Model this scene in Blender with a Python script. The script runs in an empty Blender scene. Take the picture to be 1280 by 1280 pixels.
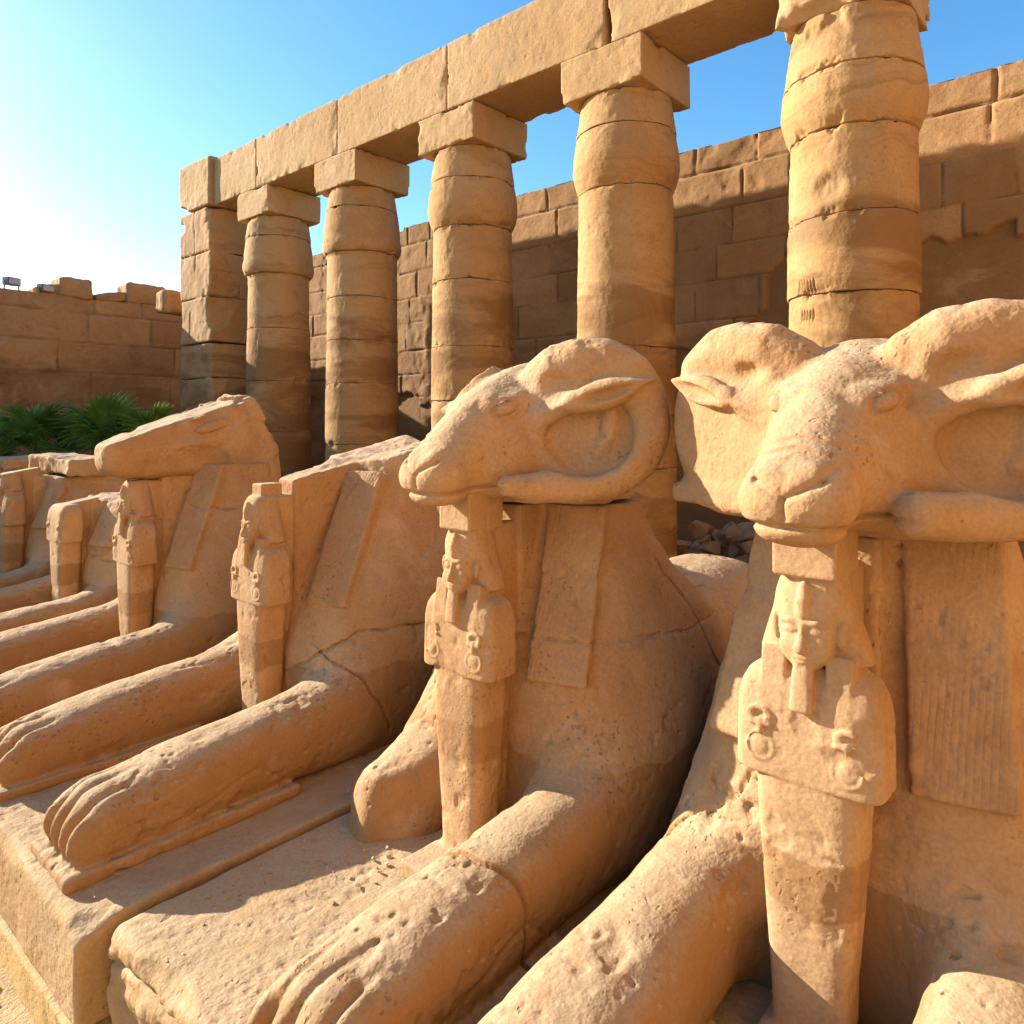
import bpy, bmesh, math, time
import numpy as np
from mathutils import Vector
from concurrent.futures import ThreadPoolExecutor

Q = 1.0          # >1 = coarser sculpts for quick looks
T0 = time.time()
SC = bpy.context.scene
COL = SC.collection
R = math.radians

# ------------------------------------------------------------------ camera, sky, sun, exposure
CAMZ = 2.35
cam = bpy.data.objects.new('camera', bpy.data.cameras.new('camera'))
COL.objects.link(cam)
cam.location = (0, 0, CAMZ)
cam.rotation_euler = (R(90), 0, math.atan2(.661, .750))
cam.data.sensor_width = 36
cam.data.lens = 918 / 1280 * 36
cam.data.shift_y = -110 / 1280
cam.data.clip_start = .05
cam.data.clip_end = 2000
SC.camera = cam

SUN_AZ, SUN_EL = 17.0, 22.0                      # degrees: from -X towards -Y, and above the horizon
to_sun = Vector((-math.cos(R(SUN_AZ)) * math.cos(R(SUN_EL)), -math.sin(R(SUN_AZ)) * math.cos(R(SUN_EL)), math.sin(R(SUN_EL))))
world = bpy.data.worlds.new('World')
SC.world = world
world.use_nodes = True
wn = world.node_tree
sky = wn.nodes.new('ShaderNodeTexSky')
sky.sky_type = 'NISHITA'
sky.sun_disc = False
sky.sun_elevation = R(SUN_EL)
sky.sun_rotation = math.atan2(to_sun.x, to_sun.y)
sky.altitude = 100
sky.air_density = 1.0
sky.dust_density = .65
sky.ozone_density = 2.0
bg = wn.nodes['Background']
bg.inputs['Strength'].default_value = .09
hsv = wn.nodes.new('ShaderNodeHueSaturation')
hsv.inputs['Saturation'].default_value = 1.30
hsv.inputs['Hue'].default_value = .496
hsv.inputs['Value'].default_value = 1.26
wn.links.new(sky.outputs[0], hsv.inputs['Color'])
wn.links.new(hsv.outputs[0], bg.inputs['Color'])

sl = bpy.data.lights.new('sun', 'SUN')
sl.energy = 5.0
sl.angle = R(.53)
sl.color = (1.0, .93, .82)
sun = bpy.data.objects.new('sun', sl)
COL.objects.link(sun)
sun.rotation_euler = (-to_sun).to_track_quat('-Z', 'Y').to_euler()

SC.view_settings.view_transform = 'Standard'
SC.view_settings.look = 'None'
SC.view_settings.gamma = 1
SC.view_settings.exposure = 1.40
SC.cycles.max_bounces = 10
SC.cycles.diffuse_bounces = 5
SC.cycles.adaptive_threshold = .03

# ------------------------------------------------------------------ scene helpers
def tag(o, label=None, cat=None, group=None, kind=None):
    if label: o['label'] = label
    if cat: o['category'] = cat
    if group: o['group'] = group
    if kind: o['kind'] = kind
    return o

def empty(name, loc, label, cat, group=None, rz=0):
    o = bpy.data.objects.new(name, None)
    COL.objects.link(o)
    o.location = loc
    o.rotation_euler = (0, 0, rz)
    o.empty_display_size = .2
    return tag(o, label, cat, group)

def link(name, me, mat, parent=None, loc=None):
    o = bpy.data.objects.new(name, me)
    COL.objects.link(o)
    if mat and not me.materials: me.materials.append(mat)
    if parent: o.parent = parent
    if loc is not None: o.location = loc
    return o

f4 = np.float32
def mesh_np(name, v, quads, normals=None, attrs=None, smooth=True):
    me = bpy.data.meshes.new(name)
    n, m = len(v), len(quads)
    k = quads.shape[1]
    me.vertices.add(n)
    me.vertices.foreach_set('co', np.ascontiguousarray(v, f4).ravel())
    me.loops.add(m * k)
    me.loops.foreach_set('vertex_index', np.ascontiguousarray(quads, np.int32).ravel())
    me.polygons.add(m)
    me.polygons.foreach_set('loop_start', np.arange(0, m * k, k, dtype=np.int32))
    me.update(calc_edges=True)
    if smooth: me.shade_smooth()
    else: me.shade_flat()
    if normals is not None:
        a = me.attributes.new('custom_normal', 'FLOAT_VECTOR', 'POINT')
        a.data.foreach_set('vector', np.ascontiguousarray(normals, f4).ravel())
    for key, val in (attrs or {}).items():
        a = me.attributes.new(key, 'FLOAT', 'POINT')
        a.data.foreach_set('value', np.ascontiguousarray(val, f4).ravel())
    me.update()
    return me

def grid_quads(nu, nv, wrap_u=False):
    i = np.arange(nu if wrap_u else nu - 1)[:, None]
    j = np.arange(nv - 1)[None, :]
    i2 = (i + 1) % nu
    return np.stack([i * nv + j, i2 * nv + j, i2 * nv + j + 1, i * nv + j + 1], -1).reshape(-1, 4)

# ------------------------------------------------------------------ noise on numpy arrays
_tab = np.random.default_rng(11).random(32768).astype(f4)
def vnoise(x, y, z):
    xi, yi, zi = np.floor(x).astype(np.int32), np.floor(y).astype(np.int32), np.floor(z).astype(np.int32)
    fx, fy, fz = x - xi, y - yi, z - zi
    fx = fx * fx * (3 - 2 * fx); fy = fy * fy * (3 - 2 * fy); fz = fz * fz * (3 - 2 * fz)
    x0, x1 = (xi & 31) << 10, ((xi + 1) & 31) << 10
    y0, y1 = (yi & 31) << 5, ((yi + 1) & 31) << 5
    z0, z1 = zi & 31, (zi + 1) & 31
    t = _tab
    a = t[x0 | y0 | z0]; a = a + (t[x1 | y0 | z0] - a) * fx
    b = t[x0 | y1 | z0]; b = b + (t[x1 | y1 | z0] - b) * fx
    c = t[x0 | y0 | z1]; c = c + (t[x1 | y0 | z1] - c) * fx
    d = t[x0 | y1 | z1]; d = d + (t[x1 | y1 | z1] - d) * fx
    a = a + (b - a) * fy
    c = c + (d - c) * fy
    return (a + (c - a) * fz).astype(f4)

def fbm(x, y, z, freq, octv=3, seed=0.0, gain=.5):
    s, a, tot = 0, 1.0, 0
    for o in range(octv):
        s = s + a * vnoise(x * freq + seed * 3.71 + o * 9.1, y * freq + seed * 1.93 + o * 5.3, z * freq + seed * 2.57 + o * 7.7)
        tot += a
        a *= gain
        freq *= 2.03
    return (s / tot).astype(f4)

def sstep(a, b, x):
    t = np.clip((x - a) / (b - a), 0, 1)
    return t * t * (3 - 2 * t)

# ------------------------------------------------------------------ stone carving: distance fields turned into meshes
def smin(a, b, k):
    if k <= 0: return np.minimum(a, b)
    h = np.maximum(k - np.abs(a - b), 0) / k
    return np.minimum(a, b) - h * h * (k * .25)
def smax(a, b, k): return -smin(-a, -b, k)

A3 = lambda v: np.array(v, dtype=f4)
def rot(rx=0, ry=0, rz=0):
    cx, sx, cy, sy, cz, sz = math.cos(R(rx)), math.sin(R(rx)), math.cos(R(ry)), math.sin(R(ry)), math.cos(R(rz)), math.sin(R(rz))
    X = np.array([[1, 0, 0], [0, cx, -sx], [0, sx, cx]]); Y = np.array([[cy, 0, sy], [0, 1, 0], [-sy, 0, cy]]); Z = np.array([[cz, -sz, 0], [sz, cz, 0], [0, 0, 1]])
    return (Z @ Y @ X).astype(f4)
def into(x, y, z, c, M):
    """point coordinates along the columns of M around c"""
    x, y, z = x - c[0], y - c[1], z - c[2]
    if M is None: return x, y, z
    return (x * M[0, 0] + y * M[1, 0] + z * M[2, 0], x * M[0, 1] + y * M[1, 1] + z * M[2, 1], x * M[0, 2] + y * M[1, 2] + z * M[2, 2])

def ell(c, r, M=None):
    def f(x, y, z):
        x, y, z = into(x, y, z, c, M)
        k0 = np.sqrt((x / r[0]) ** 2 + (y / r[1]) ** 2 + (z / r[2]) ** 2) + 1e-6
        k1 = np.sqrt((x / r[0] ** 2) ** 2 + (y / r[1] ** 2) ** 2 + (z / r[2] ** 2) ** 2) + 1e-6
        return k0 * (k0 - 1) / k1
    m = max(r)
    e = A3(r) if M is None else A3([m] * 3)
    return f, A3(c) - e, A3(c) + e

def cap(a, b, ra, rb=None):
    rb = ra if rb is None else rb
    a, b = A3(a), A3(b)
    ab = b - a
    L = float(ab @ ab)
    def f(x, y, z):
        px, py, pz = x - a[0], y - a[1], z - a[2]
        t = np.clip((px * ab[0] + py * ab[1] + pz * ab[2]) / L, 0, 1)
        return np.sqrt((px - t * ab[0]) ** 2 + (py - t * ab[1]) ** 2 + (pz - t * ab[2]) ** 2) - (ra + (rb - ra) * t)
    m = max(ra, rb)
    return f, np.minimum(a, b) - m, np.maximum(a, b) + m

def tube(pts, radii):
    segs = [cap(pts[i], pts[i + 1], radii[i], radii[i + 1]) for i in range(len(pts) - 1)]
    def f(x, y, z):
        d = segs[0][0](x, y, z)
        for s in segs[1:]: d = np.minimum(d, s[0](x, y, z))
        return d
    return f, np.min([s[1] for s in segs], 0), np.max([s[2] for s in segs], 0)

def box(c, h, r=.02, M=None):
    def f(x, y, z):
        x, y, z = into(x, y, z, c, M)
        qx, qy, qz = np.abs(x) - (h[0] - r), np.abs(y) - (h[1] - r), np.abs(z) - (h[2] - r)
        o = np.sqrt(np.maximum(qx, 0) ** 2 + np.maximum(qy, 0) ** 2 + np.maximum(qz, 0) ** 2)
        return o + np.minimum(np.maximum(qx, np.maximum(qy, qz)), 0) - r
    e = A3(h) if M is None else np.abs(M) @ A3(h)
    return f, A3(c) - e, A3(c) + e

def ring(c, rad, r, M=None):
    """torus in the local XY plane"""
    def f(x, y, z):
        x, y, z = into(x, y, z, c, M)
        return np.sqrt((np.sqrt(x * x + y * y) - rad) ** 2 + z * z) - r
    return f, A3(c) - rad - r, A3(c) + rad + r

def dense(st, n=48):
    st = np.array(st, float)
    t = st[:, 0]
    d = np.gradient(st[:, 1:], t, axis=0)
    T = np.linspace(t[0], t[-1], n)
    i = np.clip(np.searchsorted(t, T, 'right') - 1, 0, len(t) - 2)
    h = (t[i + 1] - t[i])[:, None]
    u = ((T - t[i])[:, None]) / h
    p0, p1, m0, m1 = st[i, 1:], st[i + 1, 1:], d[i] * h, d[i + 1] * h
    v = (2 * u ** 3 - 3 * u ** 2 + 1) * p0 + (u ** 3 - 2 * u ** 2 + u) * m0 + (-2 * u ** 3 + 3 * u ** 2) * p1 + (u ** 3 - u ** 2) * m1
    return T, v

def loft(axis, st, n=2.6, rnd=.04, smooth=True):
    """sections along an axis: rows of (t, centre a, centre b, half width a, half width b); a, b = x, z along y or x, y along z"""
    T, v = dense(st) if smooth else (np.array(st, float)[:, 0], np.array(st, float)[:, 1:])
    def f(x, y, z):
        t, a, b = (y, x, z) if axis == 'y' else ((z, x, y) if axis == 'z' else (x, y, z))
        ca, cb, wa, wb = (np.interp(t, T, v[:, i]).astype(f4) for i in range(4))
        ua, ub = np.abs(a - ca) / wa, np.abs(b - cb) / wb
        rho = np.power(np.power(ua, n) + np.power(ub, n) + 1e-9, 1 / n)
        d = (rho - 1) * np.minimum(wa, wb)
        return smax(d, np.maximum(T[0] - t, t - T[-1]).astype(f4), rnd)
    alo, ahi = (v[:, 0] - v[:, 2]).min(), (v[:, 0] + v[:, 2]).max()
    blo, bhi = (v[:, 1] - v[:, 3]).min(), (v[:, 1] + v[:, 3]).max()
    if axis == 'y': return f, A3((alo, T[0], blo)), A3((ahi, T[-1], bhi))
    if axis == 'z': return f, A3((alo, blo, T[0])), A3((ahi, bhi, T[-1]))
    return f, A3((T[0], alo, blo)), A3((T[-1], ahi, bhi))

def mirror(p):
    f, lo, hi = p
    return (lambda x, y, z: f(-x, y, z)), A3((-hi[0], lo[1], lo[2])), A3((-lo[0], hi[1], hi[2]))

def local(fn, lo, hi, C, M):
    """a shape given in the frame whose axes are the columns of M"""
    C = A3(C)
    cs = np.array([[a, b, c] for a in (lo[0], hi[0]) for b in (lo[1], hi[1]) for c in (lo[2], hi[2])], f4)
    w = cs @ M.T + C
    return (lambda x, y, z: fn(*into(x, y, z, C, M))), w.min(0), w.max(0)

def within(fn, lo, hi, fade=.03):
    lo, hi = A3(lo), A3(hi)
    def f(x, y, z):
        m = np.minimum(np.minimum(np.minimum(x - lo[0], hi[0] - x), np.minimum(y - lo[1], hi[1] - y)), np.minimum(z - lo[2], hi[2] - z))
        return (fn(x, y, z) * np.clip(m / fade, 0, 1)).astype(f4)
    return f, lo, hi
BIG = (A3((-99,) * 3), A3((99,) * 3))
def everywhere(fn): return (fn,) + BIG
def plane(pt, nrm):
    nrm = A3(nrm) / np.linalg.norm(nrm)
    return everywhere(lambda x, y, z: (x - pt[0]) * nrm[0] + (y - pt[1]) * nrm[1] + (z - pt[2]) * nrm[2])

class Sculpt:
    def __init__(s): s.ops = []
    def add(s, p, lab=0, k=.03): s.ops.append(('add', p, lab, k)); return s
    def sub(s, p, k=.01): s.ops.append(('sub', p, 0, k)); return s
    def cut(s, p, k=.01): s.ops.append(('cut', p, 0, k)); return s
    def disp(s, p, k=.02): s.ops.append(('disp', p, 0, k)); return s
    def eval(s, x, y, z, lo=None, hi=None):
        d = np.full(x.size, 9., f4)
        best = d.copy()
        lab = np.zeros(x.size, np.int8)
        for op, (f, l, h), a, k in s.ops:
            if lo is not None:
                m = k + .05
                if (l - m > hi).any() or (h + m < lo).any(): continue
            e = f(x, y, z)
            if op == 'add':
                c = e < best
                best = np.where(c, e, best)
                lab[c] = a
                d = smin(d, e, k)
            elif op == 'sub': d = smax(d, -e, k)
            elif op == 'cut': d = smax(d, e, k)
            else: d = d + e
        return d.astype(f4), lab

def carve(sc, lo, hi, h, B=8, band=.05):
    """surface nets over the cells near the surface; returns vertices, quads, normals, vertex labels"""
    h = h * Q
    lo, hi = np.array(lo, float), np.array(hi, float)
    nb = np.ceil((hi - lo) / (h * B)).astype(int)
    ax = [lo[i] + (np.arange(nb[i]) + .5) * h * B for i in range(3)]
    g = np.stack(np.meshgrid(*ax, indexing='ij'), -1).reshape(-1, 3).astype(f4)
    gi = np.stack(np.meshgrid(*[np.arange(n) for n in nb], indexing='ij'), -1).reshape(-1, 3)
    parts = [(g[i:i + 40000], i) for i in range(0, len(g), 40000)]
    pool = ThreadPoolExecutor(4)
    d = np.concatenate(list(pool.map(lambda p: sc.eval(p[0][:, 0], p[0][:, 1], p[0][:, 2])[0], parts)))
    act = gi[np.abs(d) < h * B * .87 * 1.3 + band]
    S = 5
    key = (act[:, 0] // S) * 1000000 + (act[:, 1] // S) * 1000 + act[:, 2] // S
    o = np.argsort(key, kind='stable')
    act, key = act[o], key[o]
    cuts = np.flatnonzero(np.diff(key)) + 1
    chunks = np.split(act, cuts)
    N = nb * B + 2
    P = B + 1
    off = np.stack(np.meshgrid(*[np.arange(P)] * 3, indexing='ij'), -1).reshape(-1, 3)
    corners = np.array([(a, b, c) for a in (0, 1) for b in (0, 1) for c in (0, 1)])
    cedges = [(i, j) for i in range(8) for j in range(i + 1, 8) if np.abs(corners[i] - corners[j]).sum() == 1]
    gid = lambda q: (q[:, 0].astype(np.int64) * N[1] + q[:, 1]) * N[2] + q[:, 2]
    def run(bl):
        base = bl * B
        pi = (base[:, None, :] + off[None]).reshape(-1, 3)
        p = (lo + pi * h).astype(f4)
        d, lab = sc.eval(p[:, 0], p[:, 1], p[:, 2], p.min(0), p.max(0))
        D = d.reshape(-1, P, P, P)
        L = lab.reshape(-1, P, P, P)
        I = D < 0
        cnt = sum(I[:, a:a + B, b:b + B, c:c + B].astype(np.int8) for a, b, c in corners)
        cells = np.argwhere((cnt > 0) & (cnt < 8))
        if not len(cells): return None
        b_, ijk = cells[:, 0], cells[:, 1:]
        cv = np.stack([D[b_, ijk[:, 0] + c[0], ijk[:, 1] + c[1], ijk[:, 2] + c[2]] for c in corners], 1)
        acc = np.zeros((len(cells), 3))
        w = np.zeros(len(cells))
        for i, j in cedges:
            a, b = cv[:, i], cv[:, j]
            m = (a < 0) != (b < 0)
            t = np.where(m, a / np.where(m, a - b, 1), 0)
            acc += m[:, None] * (corners[i] + t[:, None] * (corners[j] - corners[i]))
            w += m
        gc = base[b_] + ijk
        pos = lo + (gc + acc / w[:, None]) * h
        cl = L[b_, ijk[:, 0], ijk[:, 1], ijk[:, 2]]
        eds = []
        for a in range(3):
            e = np.eye(3, dtype=int)[a]
            A_ = I[:, :B, :B, :B]
            B_ = I[:, e[0]:e[0] + B, e[1]:e[1] + B, e[2]:e[2] + B]
            q = np.argwhere(A_ != B_)
            s = A_[q[:, 0], q[:, 1], q[:, 2], q[:, 3]]
            p0 = base[q[:, 0]] + q[:, 1:]
            eb, ec = np.eye(3, dtype=int)[(a + 1) % 3], np.eye(3, dtype=int)[(a + 2) % 3]
            quad = np.stack([gid(p0 - eb - ec), gid(p0 - ec), gid(p0), gid(p0 - eb)], 1)
            quad[~s] = quad[~s][:, ::-1]
            eds.append(quad)
        return gid(gc), pos, cl, np.concatenate(eds)
    res = [r for r in pool.map(run, chunks) if r is not None]
    pool.shutdown()
    ids = np.concatenate([r[0] for r in res]); pos = np.concatenate([r[1] for r in res])
    lab = np.concatenate([r[2] for r in res]); qd = np.concatenate([r[3] for r in res])
    o = np.argsort(ids)
    ids, pos, lab = ids[o], pos[o], lab[o]
    ix = np.clip(np.searchsorted(ids, qd), 0, len(ids) - 1)
    ix = ix[(ids[ix] == qd).all(1)]
    a, b, c, dd = (pos[ix[:, i]] for i in range(4))
    fn = np.cross(c - a, dd - b)
    nv = np.zeros_like(pos)
    for i in range(4):
        for j in range(3): nv[:, j] += np.bincount(ix[:, i], fn[:, j], len(pos))
    nv /= np.linalg.norm(nv, axis=1, keepdims=True) + 1e-12
    return pos.astype(f4), ix, nv.astype(f4), lab

def split_parts(name, data):
    """one mesh per label, sharing the normals of the whole surface"""
    v, q, nv, lab = data
    fl = lab[q[:, 0]]
    out = {}
    for l in np.unique(fl):
        qq = q[fl == l]
        u, inv = np.unique(qq, return_inverse=True)
        out[int(l)] = mesh_np(name, v[u], inv.reshape(-1, 4), nv[u])
    return out

def whole(name, data):
    v, q, nv, lab = data
    return mesh_np(name, v, q, nv)

def weather(amp=.008, seed=0., pit=.01):
    def f(x, y, z):
        e = amp * 2.4 * (fbm(x, y, z, 2.3, 2, seed) - .5) + amp * 1.3 * (fbm(x, y, z, 9, 2, seed + 5) - .5)
        if pit: e = e + pit * sstep(.70, .86, vnoise(x * 31 + seed, y * 31, z * 31)) * sstep(.42, .62, vnoise(x * 3.3, y * 3.3 + seed, z * 3.3))
        return e.astype(f4)
    return everywhere(f)

def crack(fn, depth=.018, w=.007):
    """a thin groove where fn (a noisy plane equation) is near zero"""
    return lambda x, y, z: (depth * np.exp(-(fn(x, y, z) / w) ** 2)).astype(f4)

# ------------------------------------------------------------------ stone materials
def srgb(r, g, b):
    f = lambda c: (c / 255 / 12.92) if c / 255 <= .04045 else ((c / 255 + .055) / 1.055) ** 2.4
    return (f(r), f(g), f(b), 1)

class NT:
    """short hand for building a node tree"""
    def __init__(s, mat):
        mat.use_nodes = True
        s.t = mat.node_tree
        s.out = s.t.nodes['Principled BSDF']
    def n(s, kind, ins=None, **props):
        nd = s.t.nodes.new(kind)
        for k, v in props.items(): setattr(nd, k, v)
        for k, v in (ins or {}).items():
            if isinstance(v, bpy.types.NodeSocket): s.t.links.new(v, nd.inputs[k])
            else: nd.inputs[k].default_value = v
        return nd
    def noise(s, vec, scale, detail=4, rough=.55, dist=0):
        return s.n('ShaderNodeTexNoise', {'Vector': vec, 'Scale': scale, 'Detail': detail, 'Roughness': rough, 'Distortion': dist}).outputs['Fac']
    def rng(s, v, a, b, c=0., d=1., smooth=True):
        nd = s.n('ShaderNodeMapRange', {0: v, 1: a, 2: b, 3: c, 4: d})
        if smooth: nd.interpolation_type = 'SMOOTHSTEP'
        return nd.outputs[0]
    def math(s, op, a, b=0.):
        return s.n('ShaderNodeMath', {0: a, 1: b}, operation=op).outputs[0]
    def mix(s, fac, a, b, mode='MIX'):
        nd = s.n('ShaderNodeMix', None, data_type='RGBA', blend_type=mode)
        for i, v in ((0, fac), (6, a), (7, b)):
            if isinstance(v, bpy.types.NodeSocket): s.t.links.new(v, nd.inputs[i])
            else: nd.inputs[i].default_value = v
        return nd.outputs[2]

def stone(name, light, mid, dark, scale=1.0, grain=1.0, pits=1.0, patch=None, stripes=None, tone=False, strata=0., stain=None, lit_dust=.75, bump=1.0, seed=0.):
    """sandstone: broad colour drift, mottling, grain, small pits; PATCH = (z below which darker restoration mortar shows, colour)"""
    m = bpy.data.materials.new(name)
    t = NT(m)
    pos = t.n('ShaderNodeNewGeometry').outputs['Position']
    pos = t.n('ShaderNodeVectorMath', {0: pos, 1: (seed * 3.1, seed * 1.7, seed * .6)}, operation='ADD').outputs[0]
    broad = t.noise(pos, .9 * scale, 5, .6, .4)
    mott = t.noise(pos, 5.5 * scale, 4, .66)
    fine = t.noise(pos, 70 * scale, 2, .6)
    col = t.mix(t.rng(broad, .40, .60), mid, light)
    col = t.mix(t.rng(mott, .52, .74, 0, .55), col, dark)
    # iron-red and pale drifts
    red = t.noise(pos, 2.1 * scale, 4, .6, 1.0)
    col = t.mix(t.rng(red, .58, .75, 0, .35), col, tuple(np.array(mid) * (1.0, .80, .66, 1)))
    if tone:
        at = t.n('ShaderNodeAttribute', None, attribute_name='tone').outputs['Fac']
        col = t.mix(1.0, col, t.n('ShaderNodeCombineColor', {0: at, 1: at, 2: at}).outputs[0], 'MULTIPLY')
    if strata:
        sep = t.n('ShaderNodeSeparateXYZ', {0: pos})
        warp = t.noise(pos, .8, 3)
        zz = t.math('ADD', sep.outputs[2], t.math('MULTIPLY', warp, .9))
        v2 = t.n('ShaderNodeCombineXYZ', {0: t.math('MULTIPLY', sep.outputs[0], .12), 1: t.math('MULTIPLY', sep.outputs[1], .12), 2: t.math('MULTIPLY', zz, 2.4)}).outputs[0]
        st = t.noise(v2, 1.6, 6, .7)
        col = t.mix(t.rng(st, .50, .72, 0, strata), col, tuple(np.array(dark) * (.62, .56, .5, 1)))
    if stain:                                        # old dark varnish and flood marks on the lower part
        sep = t.n('ShaderNodeSeparateXYZ', {0: pos})
        v3 = t.n('ShaderNodeCombineXYZ', {0: t.math('MULTIPLY', sep.outputs[0], .45), 1: t.math('MULTIPLY', sep.outputs[1], .45), 2: t.math('MULTIPLY', sep.outputs[2], 1.5)}).outputs[0]
        edge = t.math('ADD', t.n('ShaderNodeSeparateXYZ', {0: t.n('ShaderNodeNewGeometry').outputs['Position']}).outputs[2], t.math('MULTIPLY', t.math('SUBTRACT', t.noise(v3, .5, 4, .6), .5), 2.4))
        f = t.math('MULTIPLY', t.rng(edge, stain[0] - .12, stain[0] + .12, 1, 0), t.rng(t.noise(v3, 1.3, 5, .6, .6), .40, .56))
        col = t.mix(t.math('MULTIPLY', f, stain[1]), col, tuple(np.array(dark) * (.66, .64, .62, 1)))
    if patch:
        sep = t.n('ShaderNodeSeparateXYZ', {0: t.n('ShaderNodeNewGeometry').outputs['Position']})
        zz = t.math('ADD', sep.outputs[2], t.math('MULTIPLY', t.math('SUBTRACT', t.noise(pos, 4, 5, .6), .5), .16))
        f = t.rng(zz, patch[0] - .006, patch[0] + .006, 1, 0)
        if len(patch) > 2:
            f = t.math('MULTIPLY', f, t.rng(zz, patch[2] - .008, patch[2] + .008, 0, 1))
        col = t.mix(t.math('MULTIPLY', f, .75), col, patch[1])
    pale = t.noise(pos, 1.7 * scale, 4, .7, .8)
    col = t.mix(t.rng(pale, .56, .70, 0, .5), col, tuple(np.minimum(np.array(light) * (1.12, 1.22, 1.5, 1), 1)))
    col = t.mix(t.rng(pale, .44, .30, 0, .45), col, tuple(np.array(mid) * (.80, .92, 1.25, 1)))
    # dusty pale tint on whatever faces up, painting the sunlit tops lighter
    nz = t.n('ShaderNodeSeparateXYZ', {0: t.n('ShaderNodeNewGeometry').outputs['True Normal']}).outputs[2]
    du = t.math('MULTIPLY', t.rng(nz, .45, .92), t.rng(t.noise(pos, 7, 4), .25, .6, .35, .85))
    col = t.mix(t.math('MULTIPLY', du, lit_dust), col, (.46, .35, .215, 1))
    col = t.mix(t.rng(fine, .3, .75, .0, .28), col, tuple(np.array(dark) * (.7, .68, .66, 1)))
    jit = t.n('ShaderNodeVectorMath', {0: t.n('ShaderNodeTexNoise', {'Vector': pos, 'Scale': 26. * scale, 'Detail': 2.}).outputs['Color'], 1: (.05 / scale,) * 3}, operation='MULTIPLY').outputs[0]
    vor = t.n('ShaderNodeTexVoronoi', {'Vector': t.n('ShaderNodeVectorMath', {0: pos, 1: jit}, operation='ADD').outputs[0], 'Scale': 30 * scale}, feature='F1')
    pitm = t.math('MULTIPLY', t.rng(vor.outputs['Distance'], .12, .30, 1, 0), t.rng(t.noise(pos, 2.7 * scale, 3), .52, .66))
    col = t.mix(t.math('MULTIPLY', pitm, .45), col, tuple(np.array(dark) * (.55, .5, .46, 1)))
    t.t.links.new(col, t.out.inputs['Base Color'])
    t.out.inputs['Roughness'].default_value = .92
    t.out.inputs['Specular IOR Level'].default_value = .18
    h = t.math('ADD', t.math('MULTIPLY', mott, .010), t.math('MULTIPLY', fine, .0016 * grain))
    h = t.math('ADD', h, t.math('MULTIPLY', t.noise(pos, 22 * scale, 3, .6), .005))
    h = t.math('SUBTRACT', h, t.math('MULTIPLY', pitm, .004 * pits))
    if stripes:
        # carved hair strands running down a wig panel: stripes across world X plus a little Y
        sep = t.n('ShaderNodeSeparateXYZ', {0: pos})
        a = t.math('ADD', t.math('MULTIPLY', sep.outputs[0], stripes), t.math('MULTIPLY', t.noise(pos, 3, 2), 2.2))
        s_ = t.math('POWER', t.math('ABSOLUTE', t.math('SINE', a)), .5)
        h = t.math('ADD', h, t.math('MULTIPLY', t.math('MULTIPLY', s_, t.rng(t.noise(pos, 4, 3), .35, .65, .0, 1)), .0018))
    bp = t.n('ShaderNodeBump', {'Height': h, 'Strength': bump, 'Distance': 1.0})
    t.t.links.new(bp.outputs[0], t.out.inputs['Normal'])
    return m

LIGHT, MID, DARK = (.48, .300, .152, 1), (.415, .236, .106, 1), (.31, .163, .068, 1)
MORTAR = (.30, .158, .060, 1)
M_sphinx = stone('sandstone_sphinx', LIGHT, MID, DARK, patch=(.86, MORTAR))
M_head = stone('sandstone_ram_head', LIGHT, MID, DARK, seed=2)
M_wig = stone('sandstone_wig_strands', LIGHT, MID, DARK, stripes=150.)
M_king = stone('sandstone_king_figure', LIGHT, MID, DARK, patch=(1.02, MORTAR, .84), pits=1.0, bump=.55, seed=4)
M_base = stone('sandstone_plinth', (.43, .285, .138, 1), (.375, .228, .10, 1), (.33, .18, .07, 1), pits=.5, seed=6)
M_found = stone('yellow_sandstone_course', (.47, .305, .115, 1), (.41, .255, .088, 1), (.33, .20, .064, 1), grain=1.6, seed=7)
M_column = stone('sandstone_column', (.47, .285, .122, 1), (.42, .232, .088, 1), (.32, .165, .060, 1), scale=.6, strata=.6, stain=(4.25, .75), pits=.5, seed=8)
M_beam = stone('sandstone_beam', (.48, .305, .142, 1), (.43, .255, .110, 1), (.34, .19, .078, 1), scale=.6, pits=.5, seed=9)
M_wall = stone('sandstone_wall', (.42, .245, .110, 1), (.35, .190, .080, 1), (.27, .137, .052, 1), scale=.6, tone=True, stain=(3.6, .5), pits=.4, seed=10)
M_wall_plain = stone('sandstone_pier', (.45, .27, .12, 1), (.39, .22, .092, 1), (.30, .16, .062, 1), scale=.6, strata=.3, stain=(3.9, .7), pits=.4, seed=11)
M_wall_bounce = stone('sandstone_bounce_wall', (.45, .28, .125, 1), (.42, .245, .10, 1), (.36, .20, .08, 1), scale=.6, tone=True, seed=15)  # stone of the added wall that bounces sunlight
M_rubble = stone('rubble_stone', (.46, .33, .21, 1), (.38, .26, .15, 1), (.23, .14, .075, 1), seed=12)
M_pebble = stone('pale_pebble', (.58, .45, .30, 1), (.50, .37, .23, 1), (.4, .27, .16, 1), scale=3, seed=13)
M_sand = stone('sandy_ground', (.45, .30, .14, 1), (.39, .25, .11, 1), (.31, .19, .08, 1), grain=4, pits=0, bump=1., seed=14)

# ------------------------------------------------------------------ ram-headed sphinxes
# local frame of a sphinx: x to its left (right in the photo), y backwards from the front of its plinth, z up from the plinth top
DISC_C = {1: (.40, 2.72, 2.03), -1: (-.40, 2.72, 2.03)}
def disc_frame(s):
    c, n = .917, .399
    e1 = np.array([s * c, n, 0]); nn = np.array([s * n, -c, 0])
    return np.stack([e1, [0, 0, 1], nn], 1).astype(f4)

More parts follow.
